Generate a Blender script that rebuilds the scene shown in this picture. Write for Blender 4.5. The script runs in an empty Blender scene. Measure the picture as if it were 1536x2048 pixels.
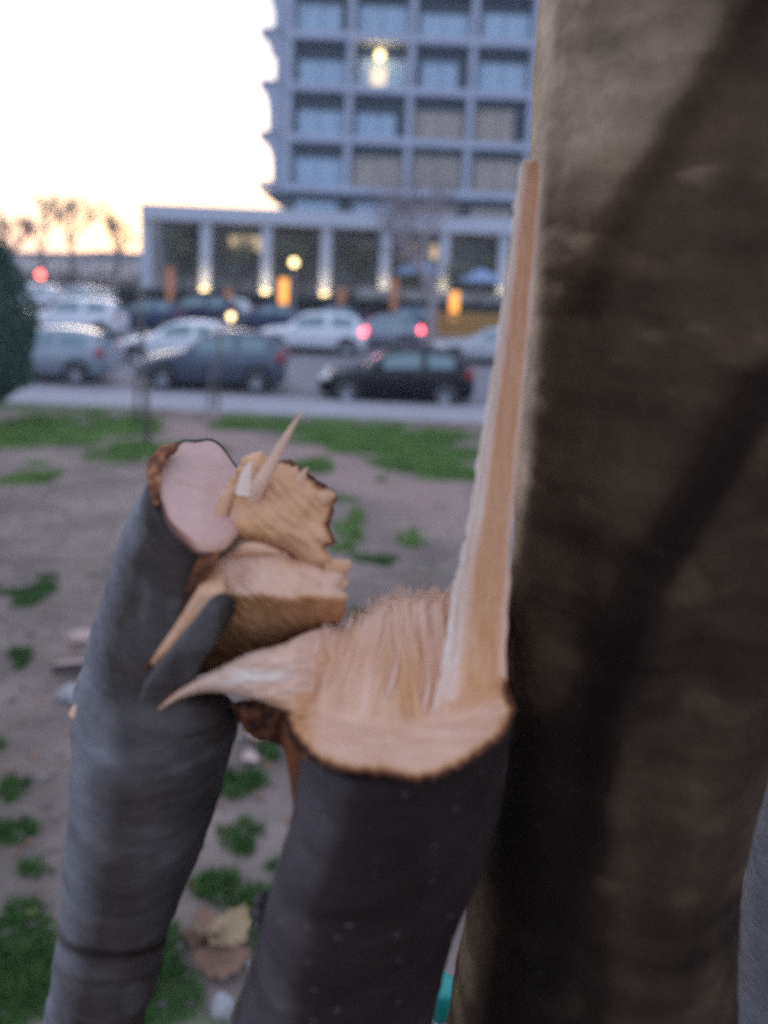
import bpy, bmesh, math, random
from mathutils import Vector, Matrix, noise
from mathutils.geometry import delaunay_2d_cdt
R = math.radians
SC = bpy.context.scene
COL = SC.collection
random.seed(7)

# ------------------------------------------------------------------ camera
CAM = Vector((0, 0, 3.45)); FPX = 1547.0; PITCH = R(8); ROLL = R(2.5); SHY = -0.130
cd = bpy.data.cameras.new('camera'); cam = bpy.data.objects.new('camera', cd); COL.objects.link(cam)
CM = Matrix.Rotation(R(90) - PITCH, 4, 'X') @ Matrix.Rotation(ROLL, 4, 'Z')
CM = Matrix.Translation(CAM) @ CM
cam.matrix_world = CM
cd.sensor_fit = 'VERTICAL'; cd.sensor_height = 36; cd.lens = 36 * FPX / 2048
cd.shift_y = SHY
cd.clip_start = 0.02; cd.clip_end = 3000
cd.dof.use_dof = True; cd.dof.focus_distance = 0.68; cd.dof.aperture_fstop = 2.5
SC.camera = cam
C3 = CM.to_3x3(); C3I = C3.inverted()

def ray(px, py):
    return C3 @ Vector(((px - 768) / FPX, (1024 - py) / FPX + SHY * 2048 / FPX, -1))
def P(px, py, d):                # point seen at a pixel at a distance along the axis
    return CAM + ray(px, py) * d
def W(px, py, Y):                # point on the plane y = Y
    r = ray(px, py); return CAM + r * (Y / r.y)
def ground_z(x, y):
    t = min(max((y - 3) / 13.5, 0), 1)
    t2 = t * t * (3 - 2 * t)
    return 1.45 * (1 - (0.55 * t + 0.45 * t2))
def G(px, py):                   # point on the ground under a pixel
    r = ray(px, py); s = 0.5
    for i in range(4000):
        p = CAM + r * s
        if p.z <= ground_z(p.x, p.y): break
        s *= 1.003
    return p

# ------------------------------------------------------------------ sky, sun, exposure
world = bpy.data.worlds.new('World'); SC.world = world; world.use_nodes = True
wn = world.node_tree.nodes; wl = world.node_tree.links
bg = wn['Background']
SUN_AZ = R(-16); SUN_EL = R(4)
sky = wn.new('ShaderNodeTexSky'); sky.sky_type = 'NISHITA'; sky.sun_disc = False
sky.sun_elevation = SUN_EL; sky.sun_rotation = SUN_AZ
sky.air_density = 1.0; sky.dust_density = 2.0; sky.ozone_density = 2.0
mixw = wn.new('ShaderNodeMix'); mixw.data_type = 'RGBA'; mixw.inputs[0].default_value = 0.66
wl.new(sky.outputs[0], mixw.inputs[6]); mixw.inputs[7].default_value = (3.05, 3.4, 4.5, 1)   # plain pale tint mixed over the sky, even all round
wl.new(mixw.outputs[2], bg.inputs[0]); bg.inputs[1].default_value = 0.10
sd = bpy.data.lights.new('sun', 'SUN'); sun = bpy.data.objects.new('sun', sd); COL.objects.link(sun)
sd.energy = 0.25; sd.angle = R(25); sd.color = (1, .86, .72)
sdir = Vector((math.sin(SUN_AZ) * math.cos(SUN_EL), math.cos(SUN_AZ) * math.cos(SUN_EL), math.sin(SUN_EL)))
sun.rotation_euler = sdir.to_track_quat('Z', 'Y').to_euler()
SC.view_settings.view_transform = 'Standard'; SC.view_settings.look = 'None'
SC.view_settings.exposure = 1.9; SC.view_settings.gamma = 1.0
SC.view_settings.use_curve_mapping = False
SC.render.engine = 'CYCLES'
SC.cycles.max_bounces = 6
SC.cycles.use_denoising = False      # keep the grain of a dim phone picture
SC.cycles.sample_clamp_indirect = .6; SC.cycles.sample_clamp_direct = .9

# ------------------------------------------------------------------ helpers
def setp(o, label=None, cat=None, group=None, kind=None):
    if label: o['label'] = label
    if cat: o['category'] = cat
    if group: o['group'] = group
    if kind: o['kind'] = kind
    return o
def empty(name, loc, label, cat, group=None, rz=0):
    o = bpy.data.objects.new(name, None); COL.objects.link(o); o.location = loc
    o.rotation_euler.z = rz; o.empty_display_size = .1
    return setp(o, label, cat, group)
ORG = {}
def origin(o):
    while o is not None:
        if o.name in ORG: return ORG[o.name]
        o = o.parent
    return Vector((0, 0, 0))
def mk(name, vs, fs, mat, parent=None, smooth=True, attr=None):
    """one mesh object; vertices in world space when the root is registered in ORG"""
    og = origin(parent)
    me = bpy.data.meshes.new(name)
    me.from_pydata([Vector(v) - og for v in vs], [], fs)
    if attr:
        for an, vals in attr.items():
            a = me.attributes.new(an, 'FLOAT', 'POINT')
            a.data.foreach_set('value', vals)
    me.polygons.foreach_set('use_smooth', [smooth] * len(me.polygons))
    mats = mat if isinstance(mat, (list, tuple)) else [mat]
    for m in mats: me.materials.append(m)
    me.update()
    o = bpy.data.objects.new(name, me); COL.objects.link(o)
    if parent: o.parent = parent
    return o
def world_root(name, loc, label, cat, group=None, lift=0):
    o = empty(name, loc, label, cat, group); ORG[o.name] = Vector(loc); o.location.z += lift; return o
DZ = .25
class MB:
    def __init__(s): s.v = []; s.f = []
    def box(s, a, b, rz=0, piv=None):
        n = len(s.v); x0, y0, z0 = a; x1, y1, z1 = b
        s.v += [Vector(c) for c in ((x0,y0,z0),(x1,y0,z0),(x1,y1,z0),(x0,y1,z0),(x0,y0,z1),(x1,y0,z1),(x1,y1,z1),(x0,y1,z1))]
        s.f += [tuple(n + i for i in q) for q in ((0,3,2,1),(4,5,6,7),(0,1,5,4),(1,2,6,5),(2,3,7,6),(3,0,4,7))]
        return s
    def bbox(s, a, b, r=.02):           # box with chamfered edges
        bm = bmesh.new(); bmesh.ops.create_cube(bm, size=1)
        for v in bm.verts:
            v.co = Vector([(a[i] + b[i]) / 2 + v.co[i] * (b[i] - a[i]) for i in range(3)])
        bmesh.ops.bevel(bm, geom=bm.edges[:], offset=r, segments=2, affect='EDGES', profile=.6)
        return s.bm(bm)
    def bm(s, bm):
        n = len(s.v); bm.verts.ensure_lookup_table(); bm.verts.index_update()
        s.v += [v.co.copy() for v in bm.verts]; s.f += [tuple(n + v.index for v in f.verts) for f in bm.faces]
        bm.free(); return s
    def tube(s, pts, rs, n=8, caps=True):
        pts = [Vector(p) for p in pts]; b = len(s.v); u = None
        for i, p in enumerate(pts):
            t = (pts[min(i + 1, len(pts) - 1)] - pts[max(i - 1, 0)]).normalized()
            if u is None: u = t.orthogonal().normalized()
            u = (u - t * u.dot(t)).normalized(); w = t.cross(u)
            for k in range(n):
                a = 2 * math.pi * k / n
                s.v.append(p + (u * math.cos(a) + w * math.sin(a)) * rs[i])
        for i in range(len(pts) - 1):
            for k in range(n):
                s.f.append((b + i*n + k, b + i*n + (k+1) % n, b + (i+1)*n + (k+1) % n, b + (i+1)*n + k))
        if caps:
            s.f.append(tuple(b + k for k in range(n))[::-1]); s.f.append(tuple(b + (len(pts)-1)*n + k for k in range(n)))
        return s
    def prism(s, poly, y0, y1, ax='y'):
        n = len(s.v); m = len(poly)
        for y in (y0, y1):
            for (a, c) in poly: s.v.append(Vector((a, y, c)) if ax == 'y' else Vector((y, a, c)))
        s.f.append(tuple(n + i for i in range(m))); s.f.append(tuple(n + m + i for i in range(m))[::-1])
        for i in range(m): s.f.append((n + i, n + (i+1) % m, n + m + (i+1) % m, n + m + i)[::-1])
        return s
    def ball(s, c, r, seg=12, sq=(1, 1, 1), jit=0):
        bm = bmesh.new(); bmesh.ops.create_icosphere(bm, subdivisions=2 if seg < 16 else 3, radius=1)
        for v in bm.verts:
            k = 1 + (jit * noise.noise(v.co * 2.3 + Vector(c) * 3) if jit else 0)
            v.co = Vector(c) + Vector((v.co.x * r * sq[0], v.co.y * r * sq[1], v.co.z * r * sq[2])) * k
        return s.bm(bm)
    def build(s, name, mat, parent=None, smooth=False): return mk(name, s.v, s.f, mat, parent, smooth)

def catmull(pts, n):
    out = []
    m = len(pts)
    for i in range(n):
        t = i / (n - 1) * (m - 1); k = min(int(t), m - 2); u = t - k
        p = [pts[max(k-1, 0)], pts[k], pts[k+1], pts[min(k+2, m-1)]]
        q = []
        for c in range(len(pts[0])):
            a, b_, c_, d = (x[c] for x in p)
            q.append(.5 * ((2*b_) + (-a + c_)*u + (2*a - 5*b_ + 4*c_ - d)*u*u + (-a + 3*b_ - 3*c_ + d)*u**3))
        out.append(q)
    return out
def fbm(v, s, o=3): return noise.fractal(Vector(v) * s, 1.0, 2.0, o)

# ------------------------------------------------------------------ materials
def mat(name, col, rough=.7, metal=0, emit=None, es=0, spec=.5, noise_s=None, amt=.25, bump=0, bs=None, coat=0, col2=None, stretch=None):
    m = bpy.data.materials.new(name); m.use_nodes = True
    nt = m.node_tree; b = nt.nodes['Principled BSDF']; L = nt.links
    b.inputs['Base Color'].default_value = (*col, 1); b.inputs['Roughness'].default_value = rough
    b.inputs['Metallic'].default_value = metal; b.inputs['Specular IOR Level'].default_value = spec
    if coat: b.inputs['Coat Weight'].default_value = coat; b.inputs['Coat Roughness'].default_value = .16
    if emit: b.inputs['Emission Color'].default_value = (*emit, 1); b.inputs['Emission Strength'].default_value = es
    tc = nt.nodes.new('ShaderNodeTexCoord'); mp = nt.nodes.new('ShaderNodeMapping')
    L.new(tc.outputs['Object'], mp.inputs[0])
    if stretch: mp.inputs['Scale'].default_value = stretch
    if noise_s:
        n = nt.nodes.new('ShaderNodeTexNoise'); n.inputs['Scale'].default_value = noise_s; n.inputs['Detail'].default_value = 6
        n.inputs['Roughness'].default_value = .65
        L.new(mp.outputs[0], n.inputs[0])
        r = nt.nodes.new('ShaderNodeValToRGB'); r.color_ramp.elements[0].position = .3; r.color_ramp.elements[1].position = .72
        c2 = col2 or tuple(min(1, c * (1 + amt)) for c in col)
        c1 = tuple(c * (1 - amt) for c in col) if not col2 else col
        r.color_ramp.elements[0].color = (*c1, 1); r.color_ramp.elements[1].color = (*c2, 1)
        L.new(n.outputs[0], r.inputs[0]); L.new(r.outputs[0], b.inputs['Base Color'])
    if bump:
        n2 = nt.nodes.new('ShaderNodeTexNoise'); n2.inputs['Scale'].default_value = bs or noise_s or 20; n2.inputs['Detail'].default_value = 6
        L.new(mp.outputs[0], n2.inputs[0])
        bp = nt.nodes.new('ShaderNodeBump'); bp.inputs['Strength'].default_value = bump; bp.inputs['Distance'].default_value = 1 / (bs or noise_s or 20) * .5
        L.new(n2.outputs[0], bp.inputs['Height']); L.new(bp.outputs[0], b.inputs['Normal'])
    return m
def attr_mix(m, an, cols, keep=.35):
    """colour from a vertex attribute ramp, multiplied by the noise ramp already there"""
    nt = m.node_tree; b = nt.nodes['Principled BSDF']; L = nt.links
    a = nt.nodes.new('ShaderNodeAttribute'); a.attribute_name = an
    r = nt.nodes.new('ShaderNodeValToRGB')
    while len(r.color_ramp.elements) < len(cols): r.color_ramp.elements.new(.5)
    for i, (p, c) in enumerate(cols):
        r.color_ramp.elements[i].position = p; r.color_ramp.elements[i].color = (*c, 1)
    mx = nt.nodes.new('ShaderNodeMix'); mx.data_type = 'RGBA'; mx.blend_type = 'MULTIPLY'; mx.inputs[0].default_value = 1
    L.new(a.outputs['Fac'], r.inputs[0]); L.new(r.outputs[0], mx.inputs[6])
    src = b.inputs['Base Color'].links[0].from_socket
    L.new(src, mx.inputs[7]); L.new(mx.outputs[2], b.inputs['Base Color'])
    return m
def specks(m, scale, col, thr=.12, stretch=(1, 1, 2.2), fac=1.0):
    nt = m.node_tree; b = nt.nodes['Principled BSDF']; L = nt.links
    tc = nt.nodes.new('ShaderNodeTexCoord'); mp = nt.nodes.new('ShaderNodeMapping'); mp.inputs['Scale'].default_value = stretch
    v = nt.nodes.new('ShaderNodeTexVoronoi'); v.inputs['Scale'].default_value = scale; v.inputs['Randomness'].default_value = 1
    L.new(tc.outputs['Object'], mp.inputs[0]); L.new(mp.outputs[0], v.inputs['Vector'])
    lt = nt.nodes.new('ShaderNodeMapRange'); lt.inputs[1].default_value = thr; lt.inputs[2].default_value = thr * .4
    L.new(v.outputs['Distance'], lt.inputs[0])
    s = nt.nodes.new('ShaderNodeSeparateColor'); L.new(v.outputs['Color'], s.inputs[0])
    g = nt.nodes.new('ShaderNodeMath'); g.operation = 'GREATER_THAN'; g.inputs[1].default_value = .55; L.new(s.outputs[0], g.inputs[0])
    mu = nt.nodes.new('ShaderNodeMath'); mu.operation = 'MULTIPLY'; L.new(lt.outputs[0], mu.inputs[0]); L.new(g.outputs[0], mu.inputs[1])
    m2 = nt.nodes.new('ShaderNodeMath'); m2.operation = 'MULTIPLY'; L.new(mu.outputs[0], m2.inputs[0]); m2.inputs[1].default_value = fac
    mx = nt.nodes.new('ShaderNodeMix'); mx.data_type = 'RGBA'; mx.inputs[7].default_value = (*col, 1)
    src = b.inputs['Base Color'].links[0].from_socket
    L.new(m2.outputs[0], mx.inputs[0]); L.new(src, mx.inputs[6]); L.new(mx.outputs[2], b.inputs['Base Color'])
    return m

M = {}
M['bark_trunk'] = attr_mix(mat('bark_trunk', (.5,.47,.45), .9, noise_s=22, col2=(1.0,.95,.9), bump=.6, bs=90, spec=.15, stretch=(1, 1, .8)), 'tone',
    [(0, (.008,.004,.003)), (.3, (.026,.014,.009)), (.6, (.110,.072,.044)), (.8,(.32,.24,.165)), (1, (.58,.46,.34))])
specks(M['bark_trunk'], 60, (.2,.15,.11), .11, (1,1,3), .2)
M['bark_grey'] = specks(attr_mix(mat('bark_grey', (.62,.62,.64), .9, noise_s=36, col2=(1,1,1), bump=.45, bs=120, spec=.2, stretch=(1,1,2.5)), 'tone',
    [(0, (.012,.006,.005)), (.42, (.066,.050,.043)), (.72,(.15,.14,.145)), (1, (.26,.26,.28))]), 85, (.25,.25,.26), .1, (1,1,3), .25)
M['bark_dark'] = specks(attr_mix(mat('bark_dark', (.55,.53,.56), .85, noise_s=24, col2=(1,.97,1), bump=.5, bs=100, spec=.2, stretch=(1,1,1.8)), 'tone',
    [(0, (.014,.006,.005)), (.5, (.036,.022,.020)), (1, (.14,.12,.125))]), 95, (.34,.32,.34), .15, (.7,.7,3.4), .5)
M['wood'] = attr_mix(mat('torn_wood', (.84,.80,.78), .65, noise_s=30, col2=(1,1,1), bump=.25, bs=140, spec=.25, stretch=(1, 1, .25)), 'tone',
    [(0, (.03,.008,.004)), (.25, (.22,.075,.030)), (.5, (.64,.34,.16)), (.72, (.74,.455,.31)), (.88, (.78,.54,.42)), (1, (.86,.74,.64))])
M['wood_cut'] = attr_mix(mat('sawn_wood', (.86,.82,.84), .5, noise_s=45, col2=(1,1,1), bump=.12, bs=120), 'tone',
    [(0, (.025,.010,.008)), (.3, (.22,.08,.045)), (.55, (.54,.30,.20)), (1, (.62,.40,.34))])
M['soil'] = mat('soil', (.10,.077,.064), .95, noise_s=1.3, col2=(.31,.235,.21), bump=.9, bs=14)
M['grass'] = mat('grass', (.06,.14,.03), .6, noise_s=1.6, col2=(.21,.36,.07))
M['grass_near'] = mat('grass_near', (.03,.085,.018), .6, noise_s=6, col2=(.09,.20,.04))
M['asphalt'] = mat('asphalt', (.21,.20,.225), .75, noise_s=1.5, amt=.18, bump=.3, bs=60)
M['paving'] = mat('paving', (.36,.345,.38), .8, noise_s=2, amt=.12, bump=.3, bs=40)
M['kerb'] = mat('kerb_stone', (.42,.41,.44), .8, noise_s=5, amt=.15)
M['line'] = mat('road_paint', (.7,.7,.7), .7, noise_s=8, amt=.15)
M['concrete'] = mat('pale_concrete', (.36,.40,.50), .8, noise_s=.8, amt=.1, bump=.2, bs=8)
M['concrete_dark'] = mat('shaded_concrete', (.16,.17,.2), .85, noise_s=.8, amt=.12)  # darker copy of the concrete, shade put into its colour
M['fascia'] = mat('fascia_concrete', (.46,.50,.60), .7, noise_s=.6, amt=.08)
M['pane'] = mat('window_glass', (.02,.045,.075), .15, spec=.35)
M['blind'] = mat('pale_blind', (.40,.53,.66), .8, noise_s=2.0, amt=.16, stretch=(3,1,.6))
M['blind_warm'] = mat('beige_blind', (.42,.37,.33), .8, noise_s=2.0, amt=.25, stretch=(3,1,.6))
M['lit'] = mat('lit_lamp', (1,.9,.7), .5, emit=(1,.70,.28), es=7)
M['lit_soft'] = mat('lit_curtain', (.8,.7,.55), .7, emit=(1,.72,.42), es=.22)
M['orange'] = mat('orange_post_paint', (.75,.27,.12), .5, noise_s=4, amt=.15)
M['orange_lit'] = mat('orange_lit_panel', (.7,.26,.04), .5, emit=(1,.4,.08), es=.45)
M['yellow'] = mat('yellow_paint', (.42,.23,.06), .6, noise_s=3, amt=.2)
M['metal'] = mat('grey_metal', (.2,.21,.24), .45, .6)
M['dark'] = mat('black_plastic', (.012,.012,.014), .5)
M['tyre'] = mat('tyre_rubber', (.018,.018,.02), .85)
M['rim'] = mat('alloy_rim', (.35,.37,.42), .35, .8)
M['carglass'] = mat('car_glass', (.08,.17,.20), .06, spec=1.0, coat=1)
M['headlight'] = mat('headlight_lens', (.85,.85,.88), .12, spec=.8)
M['taillight'] = mat('tail_lens', (.35,.02,.025), .2)
M['taillight_on'] = mat('tail_lens_lit', (.6,.05,.06), .2, emit=(1,.10,.13), es=2.2)
M['red_lamp'] = mat('red_signal', (.8,.1,.05), .3, emit=(1,.12,.10), es=14)
M['plate'] = mat('number_plate', (.7,.7,.66), .5)
for n, c in dict(black=(.005,.006,.012), slate=(.075,.10,.15), silver=(.26,.31,.38), white=(.68,.72,.80), blue=(.03,.06,.12), navy=(.02,.035,.07), pearl=(.45,.47,.52)).items():
    M['car_' + n] = mat('car_paint_' + n, c, .3, .25 if n in ('silver','slate') else 0, coat=.15 if n in ('black','navy','blue') else .7, spec=.3)
M['foliage'] = mat('dark_foliage', (.022,.06,.05), .7, noise_s=5, col2=(.05,.12,.085))
M['foliage_olive'] = mat('olive_foliage', (.10,.12,.085), .8, noise_s=3, col2=(.26,.27,.20))
M['hedge'] = mat('hedge_foliage', (.010,.018,.018), .9, noise_s=4, col2=(.025,.035,.03))
M['twig'] = mat('bare_twig', (.30,.26,.28), .9, noise_s=4, amt=.2)
M['brush'] = mat('brown_brush', (.075,.055,.055), .9, noise_s=2, amt=.3)
M['parasol'] = mat('blue_canvas', (.26,.36,.56), .8, noise_s=3, amt=.1)
M['leaf_brown'] = mat('dry_leaf', (.20,.11,.07), .7, noise_s=30, amt=.3)
M['leaf_tan'] = mat('tan_leaf', (.30,.21,.11), .7, noise_s=30, amt=.25)
M['leaf_yellow'] = mat('yellow_leaf', (.34,.34,.13), .6, noise_s=40, amt=.2)
M['chip'] = mat('wood_chip', (.50,.36,.32), .7, noise_s=25, amt=.2)
M['stone'] = mat('pale_stone', (.33,.32,.33), .8, noise_s=20, amt=.2, bump=.3)
M['teal'] = mat('teal_plastic', (.01,.28,.24), .35)
M['bottle'] = mat('cloudy_plastic', (.4,.42,.4), .25)
M['stake'] = mat('grey_wood_stake', (.15,.13,.12), .85, noise_s=6, amt=.25)
M['terrace_glass'] = mat('terrace_glass', (.15,.18,.19), .25, spec=.5, noise_s=.7, amt=.4)
M['stucco'] = mat('stone_wall', (.34,.33,.33), .9, noise_s=1.2, amt=.35)
M['sill_b'] = mat('terrace_stone', (.22,.215,.23), .85, noise_s=2, amt=.15)

# ------------------------------------------------------------------ ground, road
KY = 17.3                                                   # kerb line
SPOTS = [  # grass patches: px, py, rx, ry in picture terms, turned into places on the ground
 (470,1585,60,42),(475,1680,58,36),(455,1800,90,50),(25,1588,38,28),(30,1678,45,32),(40,1880,110,80),(20,2010,130,60),(340,1985,95,75),
 (90,1745,26,16),(345,1890,42,30),(60,1190,45,25),(40,1320,30,20),(700,1055,34,34),(830,1078,42,14),(760,1120,30,10),
 (110,868,210,48),(290,905,150,26),(40,960,60,20),(235,820,140,12),(610,935,52,22),(520,845,120,16),(700,862,200,30),(830,905,150,34),(890,945,90,24),
 (540,1500,25,30),(60,1740,20,14),(1200,1900,120,60),(1300,1700,80,30),(1420,1300,200,60),(1450,900,250,40),(1200,870,150,25),(-150,1500,90,60),(-200,900,180,60)]
GS = []
for (px, py, rx, ry) in SPOTS:
    c = G(px, py); a = G(px + rx, py); b = G(px, py - ry); b2 = G(px, py + ry)
    RX, RY = abs(a.x - c.x), max(abs(b.y - b2.y) / 2, .04)
    GS.append((c.x, c.y, RX * .75, RY * .75))
    for k_ in range(4):
        f_ = random.uniform(.25, .5); an_ = random.random() * 6.28
        GS.append((c.x + RX * .8 * math.cos(an_), c.y + RY * .8 * math.sin(an_), RX * f_, RY * f_))
for k_ in range(70):
    y_ = 1.3 + random.random() ** 1.3 * 9; GS.append((random.uniform(-.6, .5) * (y_ + .5), y_, random.uniform(.02, .09) * (1 + y_ * .15), random.uniform(.02, .08) * (1 + y_ * .15)))
def grassiness(x, y):
    g = 0
    for (cx, cy, rx, ry) in GS:
        q = ((x - cx) / rx) ** 2 + ((y - cy) / ry) ** 2
        if q < 4: g = max(g, 1.25 - q * .8)
    if abs(x) > 6 and y > 8: g = max(g, .6)
    return g + .75 * fbm((x, y, 0), 1.3 if y > 6 else 3.5) + .25 * fbm((x, y, 5), 5 if y > 6 else 14, 2) - .08
def gz(x, y):
    near = 1 if y < 8 else .6
    return ground_z(x, y) + near * (.03 * fbm((x, y, 3), 1.2) + .012 * fbm((x, y, 9), 6, 2))
xs = sorted(set([-90,-60,-40,-28,-20,-15,15,20,28,40,60,90] + [i * .5 for i in range(-24, 25)] + [-4 + i * .06 for i in range(134)]))
ys = sorted(set([-20,-12,-7,-4,-2,-1] + [i * .06 for i in range(0, 130)] + [7.8 + i * .19 for i in range(50)])); ys = [y for y in ys if y < KY - .05] + [KY]
vs = [(x, y, gz(x, y) if y < KY - .3 else ground_z(x, KY) * 0 + .10) for y in ys for x in xs]
nx = len(xs)
fs = [(j*nx+i, j*nx+i+1, (j+1)*nx+i+1, (j+1)*nx+i) for j in range(len(ys)-1) for i in range(nx-1)]
PA = [G(330, 850), G(560, 900), G(800, 975), G(1000, 1040)]
def pathness(x, y):
    best = 9
    for p, q in zip(PA, PA[1:]):
        dx, dy = q.x - p.x, q.y - p.y; t = max(0, min(1, ((x-p.x)*dx + (y-p.y)*dy) / (dx*dx + dy*dy))); best = min(best, math.hypot(x - p.x - t*dx, y - p.y - t*dy))
    return max(0, min(1, 1.6 - best / .75 + .5 * fbm((x, y, 7), 1.5)))
at = {'path': [pathness(v[0], v[1]) if v[1] < KY else 0 for v in vs], 'tone': [max(0, min(1, grassiness(v[0], v[1]))) for v in vs]}
ms = M['soil']; nt = ms.node_tree; b = nt.nodes['Principled BSDF']
a_ = nt.nodes.new('ShaderNodeAttribute'); a_.attribute_name = 'tone'
mr = nt.nodes.new('ShaderNodeMapRange'); mr.inputs[1].default_value = .35; mr.inputs[2].default_value = .8; mr.inputs[4].default_value = .8
mx = nt.nodes.new('ShaderNodeMix'); mx.data_type = 'RGBA'; mx.inputs[7].default_value = (.065,.13,.03,1)
nt.links.new(a_.outputs['Fac'], mr.inputs[0]); nt.links.new(mr.outputs[0], mx.inputs[0])
a2 = nt.nodes.new('ShaderNodeAttribute'); a2.attribute_name = 'path'
mp_ = nt.nodes.new('ShaderNodeMix'); mp_.data_type = 'RGBA'; mp_.inputs[7].default_value = (.34,.225,.205,1)
ml_ = nt.nodes.new('ShaderNodeMath'); ml_.operation = 'MULTIPLY'; ml_.inputs[1].default_value = .7; nt.links.new(a2.outputs['Fac'], ml_.inputs[0]); nt.links.new(ml_.outputs[0], mp_.inputs[0])
nt.links.new(b.inputs['Base Color'].links[0].from_socket, mp_.inputs[6])
nt.links.new(mp_.outputs[2], mx.inputs[6]); nt.links.new(mx.outputs[2], b.inputs['Base Color'])
o = mk('ground', vs, fs, ms, attr=at); setp(o, 'bare trampled soil sloping down to the road', kind='structure')

o = mk('pavement', *(lambda m: (m.v, m.f))(MB().box((-90, KY + .15, -.3), (90, KY + 1.85, .12))), M['paving'], smooth=False)
setp(o, 'pale pavement strip along the near side of the road', kind='structure')
kerb = world_root('kerb', (0, KY, 0), None, None); kerb['kind'] = 'structure'; kerb['label'] = 'pale stone kerbs edging the road'
for i in range(-14, 15):
    for yy in (KY, KY + 1.85):
        MB().bbox((i * 1.0 + .006, yy + .004, -.25), (i * 1.0 + .994, yy + .146, .132), .012).build('kerb_stone', M['kerb'], kerb)
MB().box((14.9, KY, -.25), (90, KY + .15, .13)).box((-90, KY, -.25), (-14, KY + .15, .13)).box((14.9, KY + 1.85, -.25), (90, KY + 2.0, .13)).box((-90, KY + 1.85, -.25), (-14, KY + 2.0, .13)).build('kerb_run', M['kerb'], kerb)
o = mk('road', [(-300, KY + 2.0, 0), (300, KY + 2.0, 0), (300, 46.0, 0), (-300, 46.0, 0)], [(0, 1, 2, 3)], M['asphalt'], smooth=False)
setp(o, 'grey asphalt road and car park', kind='structure')
m = MB()
for i in range(-10, 11): m.v += [Vector((i*2.6-.05, 33.5, .004)), Vector((i*2.6+.05, 33.5, .004)), Vector((i*2.6+.05, 38, .004)), Vector((i*2.6-.05, 38, .004))]; n = len(m.v); m.f.append((n-4, n-3, n-2, n-1))
o = m.build('road_marking', M['line']); setp(o, 'white parking bay lines', kind='structure')
o = mk('far_ground', [(-2500, 46, -.02), (2500, 46, -.02), (2500, 2800, -.02), (-2500, 2800, -.02)], [(0, 1, 2, 3)], M['sill_b'], smooth=False)
setp(o, 'grey open ground beyond the car park', kind='structure')

# grass blades
def blades(name, spots, seed, label):
    rnd = random.Random(seed); vs = []; fs = []
    for (cx, cy, rx, ry, n, h, w) in spots:
        for _ in range(n):
            a = rnd.random() * 6.283; r = math.sqrt(rnd.random()) * 1.25
            x = cx + rx * r * math.cos(a); y = cy + ry * r * math.sin(a)
            if y > KY - .1 or grassiness(x, y) < .45: continue
            z = gz(x, y) - .004; t = rnd.random() * 6.283; hh = h * rnd.uniform(.45, 1.2)
            dx = w * math.cos(t); dy = w * math.sin(t); lx = rnd.uniform(-.6, .6) * hh; ly = rnd.uniform(-.6, .6) * hh
            k = len(vs)
            vs += [(x-dx, y-dy, z), (x+dx, y+dy, z), (x+lx*.35+dx*.7, y+ly*.35+dy*.7, z+hh*.6), (x+lx*.35-dx*.7, y+ly*.35-dy*.7, z+hh*.6), (x+lx, y+ly, z+hh)]
            fs += [(k, k+1, k+2, k+3), (k+3, k+2, k+4)]
    o = mk(name, vs, fs, M['grass' if name != 'grass' else 'grass_near']); return setp(o, label, 'grass', kind='stuff')
near = []; far = []
for (cx, cy, rx, ry) in GS:
    ar = rx * ry * 3.14
    if cy < 6: near.append((cx, cy, rx, ry, int(min(9000, ar * 26000)), .045, .0022))
    else: far.append((cx, cy, rx, ry, int(min(11000, ar * 1600)), .07, .007))
blades('grass', near, 3, 'green grass tufts growing in the bare soil under the tree')
blades('lawn_grass', far, 4, 'patchy bright green grass beside the road')
# clods and litter crumbs on the soil
rnd = random.Random(12); m = MB()
for i in range(2600):
    y = 1.2 + rnd.random() ** 1.4 * 7; x = rnd.uniform(-.62, .55) * (y + .6)
    r = rnd.uniform(.004, .016) * (1 + y * .12)
    bm = bmesh.new(); bmesh.ops.create_icosphere(bm, subdivisions=1, radius=r)
    for v in bm.verts: v.co = v.co * rnd.uniform(.7, 1.2); v.co.z *= .6; v.co += Vector((x, y, gz(x, y) + r * .2))
    m.bm(bm)
o = m.build('soil_crumbs', mat('crumb', (.12,.10,.095), .95, noise_s=12, col2=(.27,.235,.225)), smooth=True); setp(o, 'crumbs and small clods scattered on the bare soil', 'soil', kind='stuff')
m = MB()
for i in range(700):
    y = 1.2 + rnd.random() ** 1.3 * 8; x = rnd.uniform(-.62, .55) * (y + .6); a = rnd.random() * 6.28; l = rnd.uniform(.02, .045); z = gz(x, y) + .006
    u = Vector((math.cos(a), math.sin(a), rnd.uniform(-.1, .3))) * l; w = Vector((-math.sin(a), math.cos(a), rnd.uniform(-.3, .3))) * l * .4; c = Vector((x, y, z))
    n = len(m.v); m.v += [c - u, c - w * .9, c + u, c + w]; m.f.append((n, n+1, n+2, n+3))
o = m.build('leaf_litter', M['leaf_brown']); setp(o, 'small brown leaf crumbs strewn over the soil', 'leaves', kind='stuff')

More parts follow.
